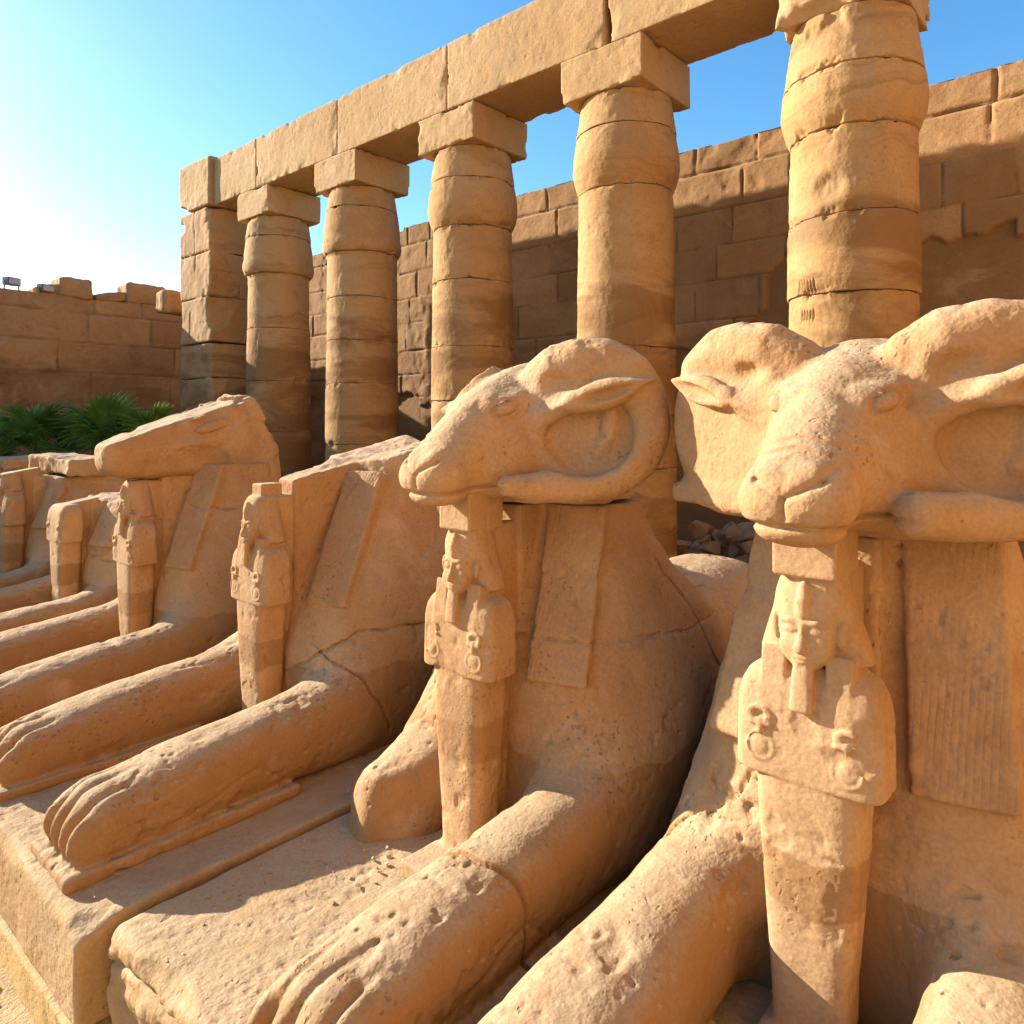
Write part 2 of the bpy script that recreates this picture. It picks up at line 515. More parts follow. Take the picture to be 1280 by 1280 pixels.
def body_sculpt(P):
    sd = P['seed']
    S = Sculpt()
    L = P.get('lean', 0.)
    pw = P.get('paw', .47)
    leg = lambda s: loft('y', [(1.15, s * pw, .12, .15, .115), (1.22, s * pw, .15, .19, .15), (1.4, s * pw, .16, .215, .175), (1.65, s * pw, .18, .22, .195), (2.0, s * pw, .20, .205, .21), (2.4, s * pw, .225, .20, .235), (2.75, s * pw, .275, .215, .28), (3.15, s * .45, .36, .235, .36)], 2.6, .09)
    if P.get('stump'):                               # the sphinx's right forepaw is broken off in front of the elbow
        S.add(loft('y', [(2.10, -.47, .05, .20, .14), (2.22, -.47, .11, .215, .17), (2.36, -.47, .13, .215, .19), (2.52, -.47, .18, .21, .24), (2.70, -.47, .28, .21, .35), (2.9, -.46, .40, .22, .46), (3.2, -.45, .45, .24, .48)], 2.8, .05), 2, 0)
        S.cut(plane((-.47, 2.17, .0), (.80, -.58, .12)), .05)
        S.cut(plane((-.50, 2.15, .0), (-.30, -.93, .22)), .06)
    # trunk lying behind, haunches, hind feet
    S.add(loft('y', [(2.9, 0, .62, .42, .50), (3.4, 0, .60, .53, .58), (4.0, 0, .54, .50, .52), (4.6, 0, .54, .50, .54), (5.1, 0, .50, .44, .50), (5.38, 0, .42, .30, .38)], 2.5, .12), 0, 0)
    for s in (-1, 1):
        S.add(ell((s * .50, 4.65, .40), (.24, .62, .48)), 0, .12)
        S.add(cap((s * .66, 4.7, .12), (s * .70, 3.65, .10), .12, .11), 0, .08)
    # chest, mane and neck
    S.add(loft('z', [(-.05, 0, 3.24, .60, .66), (.3, 0, 3.21, .63, .66), (.6, 0, 3.19, .655, .63), (.9, 0, 3.18 + L * .2, .62, .575), (1.2, 0, 3.16 + L * .5, .535, .46), (1.5, 0, 3.11 + L * .8, .435, .32), (1.90, 0, 3.10 + L * 1.2, .38, .27)], 3.1, .02), 0, .10)
    S.add(box((0, 3.02 + L * .3, .95), (.105, .40 + L * .3, 1.0), .03), 0, .05)
    for s in (-1, 1):
        S.add(ell((s * .42, 3.42, .66), (.27, .52, .50)), 0, .16)
    # forelegs
    for s, lab in ((1, 1), (-1, 2)):
        if s < 0 and P.get('stump'): continue
        S.add(leg(s), lab, .20)
        for o in (-.157, -.054, .054, .157):
            S.add(ell((s * pw + o, 1.265, .135), (.060, .15, .150 - .12 * abs(o))), lab, .025)
        S.add(ell((s * .45, 3.08, .30), (.24, .42, .40)), lab, .12)
        if P.get('pad', True):
            S.add(box((s * pw, 1.66, .02), (.255, .58, .035), .03), lab, .025)
    # neck sides of the wig: two striped panels that hang over the chest
    for s, lab in ((1, 3), (-1, 4)):
        Mx = rot(0, 0, s * 16) @ rot(-20 - L * 22, 0, 0)
        S.add(box((s * .29, 2.80 + L * .45, 1.245), (.15, .085, .46), .02, Mx), lab, .02)
    # carved toes
    def toes(x, y, z):
        g = 0
        for s in (-1, 1):
            for o in (-.108, 0., .108):
                xi = s * pw + o * (1 + .2 * (1.3 - np.minimum(y, 1.8))) + .006 * np.sin(y * 9 + o * 30)
                g = g + np.exp(-((x - xi) / .017) ** 2)
        return (.018 * g * sstep(1.52, 1.26, y) * sstep(.02, .10, z)).astype(f4)
    S.disp(within(toes, (-.8, 1., .0), (.8, 1.9, .6)))
    # line of the dew claw on each paw's flank
    def claw(x, y, z):
        zz = .10 + .10 * sstep(1.55, 2.0, y) - .9 * np.maximum(y - 2.02, 0) ** 1
        return (.010 * np.exp(-((z - zz) / .012) ** 2) * sstep(1.5, 1.56, y) * sstep(2.16, 2.1, y) * (np.abs(x) > pw + .1)).astype(f4)
    S.disp(within(claw, (-.9, 1.4, -.1), (.9, 2.3, .4)))
    # broken or cut top of the neck
    for pt, nr in P['tops']: S.cut(plane(pt, nr), .01)
    for pr in P.get('bites', []): S.sub(pr, .02)
    if P.get('rough_top'):
        zt = P['rough_top']
        S.disp(within(lambda x, y, z: (.11 * (fbm(x, y, z, 3.5, 4, sd + 9) - .5) * sstep(zt - .25, zt, z)).astype(f4), (-1, 2, zt - .3), (1, 4.2, 3)))
    # cracks
    for fn in P.get('cracks', []): S.disp(fn)
    S.disp(weather(.009, sd, .009))
    # rougher bites out of upper edges of the legs
    def chips(x, y, z):
        n = fbm(x, y, z, 6.5, 4, sd + 3)
        return (.013 * sstep(.60, .80, n)).astype(f4)
    S.disp(everywhere(chips))
    return S

def horned_head(P):
    """labels: 0 skull, 1 and 2 horns, 3 and 4 ears, 5 and 6 eyes"""
    sd = P['seed']
    S = Sculpt()
    st = []
    prof = [  # y, top z, bottom z, half width
        (2.065, 1.815, 1.715, .085), (2.10, 1.865, 1.685, .125), (2.16, 1.925, 1.665, .150), (2.25, 2.01, 1.655, .162), (2.36, 2.10, 1.65, .178),
        (2.48, 2.18, 1.65, .215), (2.60, 2.235, 1.65, .250), (2.74, 2.275, 1.65, .270), (2.9, 2.28, 1.66, .275), (3.05, 2.24, 1.68, .25), (3.2, 2.16, 1.72, .20)]
    for y, zt, zb, w in prof: st.append((y, 0, (zt + zb) / 2, w, (zt - zb) / 2))
    S.add(loft('y', st, 1.95, .05), 0, 0)
    S.add(ell((0, 2.93, 1.98), (.40, .34, .31)), 0, .12)
    S.add(loft('z', [(1.63, 0, 2.98, .42, .40), (1.75, 0, 2.97, .36, .36), (1.9, 0, 2.95, .30, .3)], 2.6, .03), 0, .05)
    # muzzle pads, lower lip, brow ridges
    for s in (-1, 1):
        S.add(ell((s * .075, 2.165, 1.77), (.080, .080, .075)), 0, .06)
        S.add(cap((s * .105, 2.43, 2.085), (s * .175, 2.56, 2.115), .03, .034), 0, .06)
        S.add(ell((s * .15, 2.60, 1.80), (.10, .24, .12)), 0, .10)
    S.add(ell((0, 2.20, 1.685), (.125, .11, .045)), 0, .02)
    for s, lh, le, ly in ((1, 1, 3, 5), (-1, 2, 4, 6)):
        C, M = DISC_C[s], disc_frame(s)
        # disc of the curled horn: a thick plate with a raised outer coil
        def plate(a, b, c):
            q = (np.sqrt(((a - .06) / .325) ** 2 + ((b + .02) / .345) ** 2 + 1e-9) - 1) * .325
            q = smin(q, np.maximum(np.abs(a + .08) - .17, np.abs(b + .265) - .095), .10)
            return smax(q, np.abs(c + .035) - .105, .07)
        flat = s in P.get('flat', ())
        S.add(local(plate, (-.42, -.4, -.16), (.42, .4, .1), C, M), lh, .04)
        if flat: S.add(local(*box((.09, -.14, -.075), (.285, .215, .10), .05), C, M), lh, .05)
        if flat: S.add(local(*box((.07, -.315, .0), (.30, .045, .075), .025), C, M), lh, .04)
        pts = [(-.26, .10, -.10), (-.20, .19, -.06), (-.11, .24, -.02), (0., .265, 0.), (.11, .26, .01), (.225, .195, .02), (.295, .07, .02), (.30, -.06, .02), (.255, -.18, .03), (.15, -.265, .055), (.01, -.30, .115), (-.14, -.305, .20)]
        rad = [.09, .10, .105, .10, .093, .085, .078, .075, .075, .078, .078, .070]
        if flat:
            pts, rad = pts[:6] + [(.30, .05, -.05)], rad[:6] + [.075]
        elif P.get('tip', {}).get(s, True):
            pts.append((-.27, -.295, .29)); rad.append(.042)
        else:
            pts.append((-.25, -.295, .27)); rad.append(.066)
        S.add(local(*tube(pts, rad), C, M), lh, .04)
        # hollow inside the coil
        def hollow(a, b, c):
            q = (np.sqrt(((a - .045) / .205) ** 2 + ((b + .075) / .185) ** 2 + 1e-9) - 1) * .185
            return smax(q, np.abs(c - .10) - .095, .05)
        if not flat: S.sub(local(hollow, (-.30, -.28, 0), (.30, .25, .22), C, M), .04)
        # inner turn of the coil
        if not flat: S.add(local(*tube([(.10, .10, .0), (.135, .02, .0), (.125, -.08, .0), (.07, -.16, .0)], [.03, .036, .032, .02]), C, M), lh, .03)
        # ear lying across the coil, with its hollow
        ec = (.13, .105, .10)
        th = math.atan2(.10, .36)
        Me = np.array([[math.cos(th), -math.sin(th), 0], [math.sin(th), math.cos(th), 0], [0, 0, 1]], f4)
        def ear(a, b, c):
            a, b, c = into(a, b, c, ec, Me)
            w = .062 * np.sqrt(np.clip(1 - (a / .205) ** 2, 0.02, 1)) * (1 - .25 * a / .2)
            return (np.sqrt((a / .205) ** 2 + (b / np.maximum(w, .02)) ** 2 + (c / .055) ** 2 + 1e-9) - 1) * .045
        S.add(local(ear, (-.12, -.05, .0), (.36, .26, .20), C, M), le, .02)
        S.add(local(*cap((-.19, .0, .05), (-.03, .065, .085), .05, .036), C, M), 0, .05)
        def cup(a, b, c):
            a, b, c = into(a, b, c, (ec[0] + .015, ec[1] - .006, ec[2] + .055), Me)
            return (np.sqrt((a / .15) ** 2 + (b / .030) ** 2 + (c / .045) ** 2 + 1e-9) - 1) * .030
        S.sub(local(cup, (-.1, -.02, .05), (.35, .24, .24), C, M), .012)
        # hollow above the ear, under the root of the horn
        def pit(a, b, c):
            return (np.sqrt(((a + .10) / .065) ** 2 + ((b - .160) / .036) ** 2 + ((c - .10) / .06) ** 2 + 1e-9) - 1) * .036
        S.sub(local(pit, (-.26, .12, .02), (-.04, .25, .2), C, M), .03)
        # eye: ball, lid ring and the tear line
        ex, ey, ez = s * .168, 2.455, 2.07
        Mn = rot(0, 0, 0)
        S.add(ell((ex, ey, ez), (.032, .060, .034), rot(0, 0, -s * 22) @ rot(20, 0, 0)), ly, .006)
        def lids(x, y, z, s=s, ex=ex, ey=ey, ez=ez):
            v, w = y - ey, (z - ez) - (y - ey) * .36
            q = np.sqrt((v / .078) ** 2 + (w / .040) ** 2 + (np.maximum(np.abs(x) - .20, 0) / .02) ** 2)
            return (-.0055 * np.exp(-((q - 1) / .20) ** 2) + .005 * np.exp(-((q - 1.5) / .25) ** 2) + .007 * np.exp(-((q - .74) / .12) ** 2)).astype(f4)
        S.disp(within(lids, (min(ex - .1 * s, ex + .14 * s) - .03, ey - .14, ez - .12), (max(ex - .1 * s, ex + .14 * s) + .03, ey + .14, ez + .12)))
    # nostrils, philtrum, mouth line: engraved on the front of the muzzle
    def nose(x, y, z):
        ax = np.abs(x)
        def seg(x0, z0, x1, z1):
            dx, dz = x1 - x0, z1 - z0
            t = np.clip(((ax - x0) * dx + (z - z0) * dz) / (dx * dx + dz * dz), 0, 1)
            return (ax - x0 - t * dx) ** 2 + (z - z0 - t * dz) ** 2
        g = .015 * np.exp(-seg(.0, 1.785, .095, 1.835) / .009 ** 2) + .010 * np.exp(-seg(.095, 1.835, .112, 1.87) / .011 ** 2)
        g = g + .013 * np.exp(-seg(0, 1.785, 0, 1.73) / .007 ** 2)
        g = g - .010 * np.exp(-seg(.02, 1.83, .07, 1.87) / .03 ** 2)
        return (g * sstep(2.36, 2.26, y)).astype(f4)
    S.disp(within(nose, (-.25, 2., 1.6), (.25, 2.4, 2.)))
    def mouth(x, y, z):
        zz = 1.705 + .10 * np.maximum(y - 2.15, 0)
        return (.016 * np.exp(-((z - zz) / .009) ** 2) * sstep(2.58, 2.4, y)).astype(f4)
    S.disp(within(mouth, (-.3, 2., 1.6), (.3, 2.6, 1.85)))
    def wrinkles(x, y, z):
        return (.004 * np.sin((z + .25 * np.abs(x)) * 190) * sstep(.05, .01, np.abs(z - 1.935)) * sstep(2.4, 2.25, y)).astype(f4)
    S.disp(within(wrinkles, (-.2, 2.05, 1.86), (.2, 2.4, 2.02)))
    for pr in P.get('head_bites', []): S.sub(pr, .012)
    S.cut(plane((0, 2.6, 1.615), (0, 0, -1)), .01)
    S.disp(weather(.006, sd + 20, .0025))
    def rough(x, y, z):                              # flaked upper rims
        return (.009 * sstep(.55, .75, fbm(x, y, z, 13, 3, sd)) * sstep(2.22, 2.34, z)).astype(f4)
    S.disp(within(rough, (-1, 2, 2.15), (1, 3.5, 2.6)))
    return S

def king_sculpt(P):
    """the standing king between the paws. labels: 0 legs, 1 torso and arms, 2 headcloth, 3 face, 4 beard, 5 ankh signs, 6 block above the head, 7 pedestal"""
    sd = P['seed']
    S = Sculpt()
    y0 = P.get('king_y', 0.)
    S.add(loft('z', [(0., 0, 2.37, .118, .13), (.2, 0, 2.37, .122, .135), (.5, 0, 2.37, .142, .15), (.75, 0, 2.37, .160, .16), (.92, 0, 2.37, .166, .165)], 4.2, .02), 0, 0)
    S.add(box((0, 2.58, .76), (.085, .20, .76), .02), 0, .03)
    S.add(loft('z', [(.885, 0, 2.365, .226, .165), (.95, 0, 2.365, .225, .165), (1.06, 0, 2.365, .223, .16), (1.13, 0, 2.367, .219, .155), (1.18, 0, 2.372, .205, .145), (1.215, 0, 2.38, .178, .125), (1.24, 0, 2.385, .13, .10)], 5.5, .012), 1, .004)
    if P.get('feet', True):
        S.add(box((0, 2.20, .035), (.15, .27, .04), .015), 7, .03)
    if P.get('king_head', True):
        # headcloth: a dome over the brow, wings set back beside the face, two lappets on the breast
        S.add(loft('z', [(1.258, 0, 2.405, .176, .115), (1.29, 0, 2.405, .166, .12), (1.34, 0, 2.40, .148, .125), (1.40, 0, 2.385, .124, .135), (1.46, 0, 2.375, .108, .140), (1.505, 0, 2.38, .09, .12), (1.522, 0, 2.385, .078, .10)], 2.8, .010), 2, .008)
        S.add(loft('z', [(1.392, 0, 2.345, .098, .130), (1.42, 0, 2.345, .100, .130), (1.46, 0, 2.352, .095, .125), (1.505, 0, 2.375, .08, .10)], 2.5, .008), 2, .012)
        for s in (-1, 1):
            S.add(box((s * .100, 2.283, 1.18), (.040, .055, .10), .010, rot(-13, 0, 0)), 2, .010)
        S.add(box((0, 2.44, 1.22), (.135, .08, .07), .02), 2, .02)
        S.add(tube([(0, 2.212, 1.405), (0, 2.206, 1.435), (0, 2.225, 1.478)], [.019, .020, .013]), 2, .010)
        # face
        S.add(loft('z', [(1.238, 0, 2.285, .034, .070), (1.258, 0, 2.28, .055, .085), (1.29, 0, 2.28, .074, .092), (1.335, 0, 2.285, .085, .090), (1.375, 0, 2.29, .088, .084), (1.41, 0, 2.295, .086, .075)], 2.2, .015), 3, .006)
        S.add(tube([(0, 2.204, 1.368), (0, 2.186, 1.33), (0, 2.170, 1.308)], [.0095, .0115, .0155]), 3, .010)
        S.add(ell((0, 2.180, 1.304), (.021, .018, .010)), 3, .006)
        S.add(ell((0, 2.196, 1.280), (.031, .017, .0065)), 3, .004)
        S.add(ell((0, 2.198, 1.267), (.027, .017, .0075)), 3, .004)
        S.add(ell((0, 2.205, 1.245), (.026, .02, .016)), 3, .012)
        for s in (-1, 1):
            S.sub(ell((s * .039, 2.196, 1.352), (.032, .018, .017)), .012)
            S.add(ell((s * .039, 2.217, 1.351), (.026, .015, .0115), rot(0, 0, s * 16)), 3, .002)
            S.add(tube([(s * .012, 2.205, 1.372), (s * .040, 2.205, 1.379), (s * .072, 2.228, 1.371)], [.006, .0065, .005]), 3, .006)
            S.add(tube([(s * .014, 2.214, 1.360), (s * .040, 2.208, 1.3635), (s * .068, 2.232, 1.352)], [.003, .0035, .003]), 3, .003)
            S.add(ell((s * .046, 2.222, 1.30), (.028, .022, .026)), 3, .018)
            S.add(ell((s * .100, 2.285, 1.345), (.016, .026, .040), rot(0, s * 8, 0)), 3, .005)
        # beard
        S.add(loft('z', [(1.115, 0, 2.204, .036, .036), (1.17, 0, 2.208, .033, .034), (1.245, 0, 2.214, .029, .030)], 3.6, .010), 4, .004)
        S.add(box((0, 2.25, 1.18), (.02, .05, .07), .01), 4, .008)
        # small block that carries the muzzle
        if P.get('block', True):
            bw = P.get('block_size', (.098, .17, .085))
            S.add(box((.0, 2.385 + (.085 - bw[2]) * 1.2, 1.50 + bw[2]), bw, .012), 6, .008)
    # fists holding ankh signs
    for s, dz, ak in ((1, -.012, 5), (-1, .0, 8)):
        cx, cy, cz = s * .132, 2.206, .975 + dz
        S.add(ell((cx, cy + .012, cz), (.042, .026, .046)), 1, .004)
        S.add(local(*ring((0, 0, 0), .043, .006), (cx, cy - .004, cz), np.array([[1, 0, 0], [0, 0, -1], [0, 1, 0]], f4)), 1, .004)
        for i in range(4):
            S.sub(cap((cx - s * .040, cy - .030, cz - .026 + i * .017), (cx + s * .030, cy - .016, cz - .026 + i * .017), .0055), .006)
        S.add(local(*ring((0, 0, 0), .022, .0085), (cx + s * .004, cy - .004, cz + .098), np.array([[.72, 0, 0], [0, 0, -1], [0, 1, 0]], f4)), ak, .004)
        S.add(cap((cx, cy - .012, cz + .05), (cx, cy - .008, cz + .078), .011), ak, .004)
        S.add(cap((cx - .030, cy - .008, cz + .072), (cx + .030, cy - .008, cz + .072), .009), ak, .004)
    if P.get('king_cut'):
        pt, nr = P['king_cut']
        S.cut(plane(pt, nr), .01)
    for pr in P.get('king_bites', []): S.sub(pr, .012)
    S.disp(weather(.002, sd + 40, .0025))
    def rough(x, y, z):
        return (.009 * sstep(.56, .78, fbm(x, y, z, 11, 3, sd + 6)) * (1 - sstep(1.10, 1.2, z))).astype(f4)
    S.disp(everywhere(rough))
    # the figure is shallow: squeeze its depth towards the pillar behind it
    f0 = S.ops
    x0 = P.get('king_x', 0.)
    yb, q = 2.45, P.get('depth', .66)
    S.ops = [(o, ((lambda x, y, z, f=p[0]: f(x - x0, yb + (y - y0 - yb) / q, np.where(z > 1.24, 1.24 + (z - 1.24) / 1.09, z).astype(f4)) * .8), A3((p[1][0], min(p[1][1], yb) + y0 - .02, p[1][2])), A3((p[2][0], max(p[2][1], yb) + y0 + .02, p[2][2] + max(0., float(p[2][2]) - 1.24) * .09))), a, k) for o, p, a, k in f0]
    return S

def broken_head(P):
    """a ram's head that has lost its horns and crown. labels 0 head, 3 ear"""
    sd = P['seed']
    S = Sculpt()
    st = []
    for y, zt, zb, w in [(2.16, 1.84, 1.65, .12), (2.22, 1.88, 1.60, .155), (2.35, 1.95, 1.565, .18), (2.5, 2.02, 1.56, .20), (2.68, 2.09, 1.56, .22), (2.85, 2.15, 1.56, .235), (3.0, 2.20, 1.56, .25), (3.2, 2.26, 1.56, .27), (3.5, 2.3, 1.6, .27)]:
        st.append((y, 0, (zt + zb) / 2, w, (zt - zb) / 2))
    S.add(loft('y', st, 3.2, .05), 0, 0)
    S.add(loft('z', [(1.3, 0, 3.30, .40, .42), (1.5, 0, 3.30, .37, .36), (1.9, 0, 3.32, .33, .32), (2.3, 0, 3.30, .30, .26)], 2.8, .03), 0, .06)
    S.add(loft('y', [(2.6, 0, 1.78, .23, .07), (2.9, 0, 1.84, .29, .075), (3.2, 0, 1.92, .31, .07)], 3, .05), 0, .04)
    S.add(ell((.28, 2.98, 1.99), (.045, .17, .045), rot(18, 0, -10)), 3, .02)
    S.add(ell((.265, 2.83, 2.07), (.04, .08, .04)), 0, .03)
    # flat chisel-like top that slopes to the snout, slanting back
    S.cut(plane((0, 3.20, 2.205), (.05, -.36, 1)), .015)
    S.cut(plane((0, 3.42, 2.15), (.1, 1, .55)), .02)
    S.cut(plane((.29, 3.2, 2.0), (1, .02, .12)), .03)
    S.sub(ell((.30, 2.80, 1.70), (.11, .30, .12)), .03)
    S.sub(ell((.30, 2.52, 1.93), (.10, .16, .06)), .05)
    S.disp(weather(.012, sd + 20, .006))
    S.disp(everywhere(lambda x, y, z: (.03 * sstep(.58, .78, fbm(x, y, z, 5, 3, sd))).astype(f4)))
    return S

PARTS_BODY = {0: 'body', 1: 'foreleg', 2: 'foreleg', 3: 'wig_panel', 4: 'wig_panel'}
PARTS_HEAD = {1: 'horn', 2: 'horn', 3: 'ear', 4: 'ear', 5: 'eye', 6: 'eye'}
PARTS_KING = {0: 'legs', 1: 'torso', 2: 'headcloth', 3: 'face', 4: 'beard', 5: 'ankh_sign', 8: 'ankh_sign', 6: 'crown_block', 7: 'pedestal'}

def sphinx(P):
    t0 = time.time()
    Xc = P['X']
    root = empty('ram_sphinx', (Xc, P.get('Y', 0), .35), P['label'], 'statue', 'ram headed sphinxes in a row')
    h = P['h']
    parts = split_parts('sphinx', carve(body_sculpt(P), (-.95, 1.0, -.06), (.95, 5.6, P.get('ztop', 2.0)), h))
    for l, me in parts.items():
        o = link(PARTS_BODY[l], me, M_wig if l in (3, 4) else M_sphinx, root)
        if l == 2 and P.get('stump'): o['label'] = 'broken stump of a foreleg'
    # base slab under the sphinx
    x0, x1, y0, y1 = P['base']
    S = Sculpt()
    bh = P.get('base_h', .21)
    S.add(box(((x0 + x1) / 2 - Xc, (y0 + y1) / 2, -bh), ((x1 - x0) / 2, (y1 - y0) / 2, bh), P.get('base_round', .03)), 0, 0)
    for pr in P.get('base_ops', []): S.sub(pr, .03)
    S.disp(weather(.008, P['seed'] + 60, .006))
    if P.get('base_rough'):
        S.disp(within(lambda x, y, z: (.07 * (fbm(x, y, z * 2.2, 5.5, 4, P['seed']) - .42) * sstep(y0 + .16, y0 + .02, y) * sstep(.02, -.08, z)).astype(f4), (-9, y0 - .1, -.6), (9, y0 + .3, .1)))
        S.disp(within(crack(lambda x, y, z: z + .13 + .05 * np.sin(x * 4) + .1 * (fbm(x, y, z, 4, 3, 3) - .5), .03, .012), (-9, y0 - .1, -.6), (9, y0 + .3, .1)))
    hb = h * 1.2
    link('base_slab', whole('base', carve(S, (x0 - Xc - .08, y0 - .08, -2 * bh - .06), (x1 - Xc + .08, y1 + .08, .08), hb)), M_base, root)
    if P.get('head') == 'full':
        hp = split_parts('ram_head', carve(horned_head(P), (-1.0, 1.95, 1.55), (1.0, 3.45, 2.55), h * .8))
        head = link('ram_head', hp[0], M_head, root)
        for l, me in hp.items():
            if l: link(PARTS_HEAD[l], me, M_head, head)
    elif P.get('head') == 'broken':
        hp = split_parts('ram_head', carve(broken_head(P), (-.6, 2.0, 1.2), (.6, 3.8, 2.45), h * .9))
        head = link('ram_head', hp[0], M_head, root)
        if 3 in hp: link('ear', hp[3], M_head, head)
    if P.get('king', True):
        kp = split_parts('king_figure', carve(king_sculpt(P), (-.30, 1.85, -.03), (.30, 3.1 + P.get('king_y', 0), 1.75), P.get('hk', h * .65)))
        kr = None
        order = [1, 0] + [k for k in kp if k not in (0, 1)]
        kr = link('king_figure', kp[1], M_king, root)
        for l in order[1:]:
            if l in kp: link(PARTS_KING[l], kp[l], M_king, kr)
    print('sphinx %.1f took %.1fs' % (Xc, time.time() - t0))
    return root

Xs = dict(s5=-.80, s4=-2.37, s3=-4.28, s2=-6.22, s1=-7.85, s0=-9.60)
def within_sub(fn, lo, hi): return fn, A3(lo), A3(hi)
def wavy(z0, amp, fr, sd, ax=0): return lambda x, y, z: z - z0 - amp * (fbm(x, y, z, fr, 3, sd) - .5)

sphinx(dict(X=Xs['s5'], seed=1., h=.0085, hk=.0048, head='full', tops=[((0, 3, 1.62), (0, 0, 1))], base=(-1.565, .05, 1.13, 5.6), base_h=.33,
    king_x=-.025, label='nearest ram headed sphinx, facing front, with two horns and a king standing below its muzzle',
    tip={1: False, -1: True}, flat=(-1,),
    cracks=[within(crack(lambda x, y, z: y - 2.55 - .5 * (x + .5) - .3 * (fbm(x, y, z, 3, 3, 5) - .5), .02, .008), (-.9, 1.9, .1), (-.2, 3.2, .8))]))
sphinx(dict(X=Xs['s4'], seed=2., h=.0085, hk=.005, head='full', tops=[((0, 3, 1.615), (0, 0, 1))], base=(-3.17, -1.60, 1.13, 5.5), base_h=.33, base_round=.06, base_ops=[ell((-.30, 1.10, .0), (.22, .10, .05)), ell((.25, 1.06, .02), (.2, .12, .06))], base_rough=True, stump=True,
    head_bites=[within_sub(lambda x, y, z: np.maximum(x + .14, 2.265 - z + .75 * (x + .2) + .05 * np.sin(y * 9)), (-1.2, 1.8, 1.8), (-.1, 3.6, 2.7)), within_sub(lambda x, y, z: np.maximum(x + .30, z - 2.02), (-1.2, 1.8, 1.4), (-.25, 2.75, 2.1))],
    label='ram headed sphinx seen from the side, one curled horn showing, right forepaw broken off',
    cracks=[within(crack(wavy(1.02, .10, 2.5, 3), .016, .005), (-1, 2, .8), (1, 4.2, 1.25)),
            within(crack(lambda x, y, z: y - 1.98 - .25 * (x - .5) - .25 * (fbm(x, y, z, 3, 3, 8) - .5), .025, .009), (.2, 1.6, -.1), (.9, 2.4, .7)),
            within(crack(lambda x, y, z: y - 4.0 + .6 * z - .2 * (fbm(x, y, z, 3, 3, 4) - .5), .02, .007), (0, 3.2, .3), (1, 4.5, 1.4))]))
sphinx(dict(X=Xs['s3'], seed=3., h=.010, hk=.0055, tops=[((0, 2.9, 1.70), (0, -.22, 1))], rough_top=1.75, lean=.30, paw=.55, base=(-5.22, -3.20, 1.03, 5.5), ztop=2.0, base_ops=[ell((1.10, 1.02, .01), (.16, .14, .06)), ell((.80, 1.0, .02), (.22, .07, .05)), ell((.10, 1.0, .0), (.30, .06, .05)), ell((1.12, 1.0, -.20), (.05, .07, .12)), ell((-.5, 1.0, .01), (.25, .08, .04))], king_y=.05, block_size=(.06, .11, .045),
    label='headless sphinx, its neck broken at a slant, with a block on the king\'s head',
    cracks=[within(crack(lambda x, y, z: z - .55 - .4 * (x - .3) - .35 * (fbm(x, y, z, 3, 3, 6) - .5), .025, .008), (0, 2.3, .2), (.9, 3.3, .95)),
            within(crack(lambda x, y, z: y - 3.0 + .7 * z - .25 * (fbm(x, y, z, 3, 3, 8) - .5), .025, .009), (.3, 2.2, .1), (.95, 3.4, .75))]))
sphinx(dict(X=Xs['s2'], seed=4., h=.012, hk=.007, head='broken', tops=[((0, 3, 1.66), (0, 0, 1))], lean=.12, paw=.50, base=(-7.05, -5.25, 1.03, 5.5), king_y=.05, block=False,
    label='sphinx with a hornless ram head, a loose flake lying on its flat crown',
    cracks=[within(crack(wavy(1.32, .14, 2.5, 7), .02, .007), (.2, 2, 1.1), (1, 4.2, 1.5))]))
sphinx(dict(X=Xs['s1'], seed=5., h=.014, hk=.010, tops=[((0, 3, 1.27), (0, -.03, 1))], rough_top=1.26, lean=.1, paw=.50, base=(-8.70, -7.10, 1.03, 5.5), king_y=.05, king_cut=((0, 2.3, 1.235), (0, -.1, 1)), king_head=False,
    label='lowest broken sphinx with a headless king between its paws',
    cracks=[within(crack(lambda x, y, z: z - .75 - .3 * (y - 2.6) - .4 * (fbm(x, y, z, 3, 3, 3) - .5), .025, .009), (0, 2.3, .3), (.7, 3.3, 1.1))]))
sphinx(dict(X=Xs['s0'], seed=6., h=.016, hk=.012, tops=[((0, 3, 1.42), (0, -.02, 1))], rough_top=1.4, lean=.1, paw=.50, base=(-10.45, -8.75, 1.03, 5.5), king_y=.05, king_cut=((0, 2.3, 1.44), (0, -.1, 1)),
    label='headless sphinx at the left edge carrying a long broken slab on its neck'))
sphinx(dict(X=Xs['s0'] - 1.8, seed=7., h=.018, hk=.014, tops=[((0, 3, 1.42), (0, -.02, 1))], rough_top=1.4, lean=.1, paw=.50, base=(-12.3, -10.5, 1.03, 5.5), king_y=.05, king_cut=((0, 2.3, 1.44), (0, -.1, 1)),
    label='farthest sphinx, cut by the left edge, its neck stump under a small flat slab'))

# ------------------------------------------------------------------ ground
def ground():
    a = np.sinh(np.linspace(-6.2, 6.2, 260)) * 1.3
    X, Y = np.meshgrid(a - 3, a + 1, indexing='ij')
    x, y = X.ravel().astype(f4), Y.ravel().astype(f4)
    near = np.exp(-((x + 3) ** 2 + (y - 1) ** 2) / 900)
    z = -.27 + near * (.10 * (fbm(x, y, x * 0, .35, 3, 2) - .5) + .035 * (fbm(x, y, x * 0, 4, 3, 4) - .5))
    z = z + .25 * sstep(5.8, 7.2, y) * sstep(30, 20, np.abs(x)) * sstep(40, 20, y)
    me = mesh_np('ground', np.stack([x, y, z], 1), grid_quads(260, 260))
    tag(link('ground', me, M_sand), kind='structure')
ground()

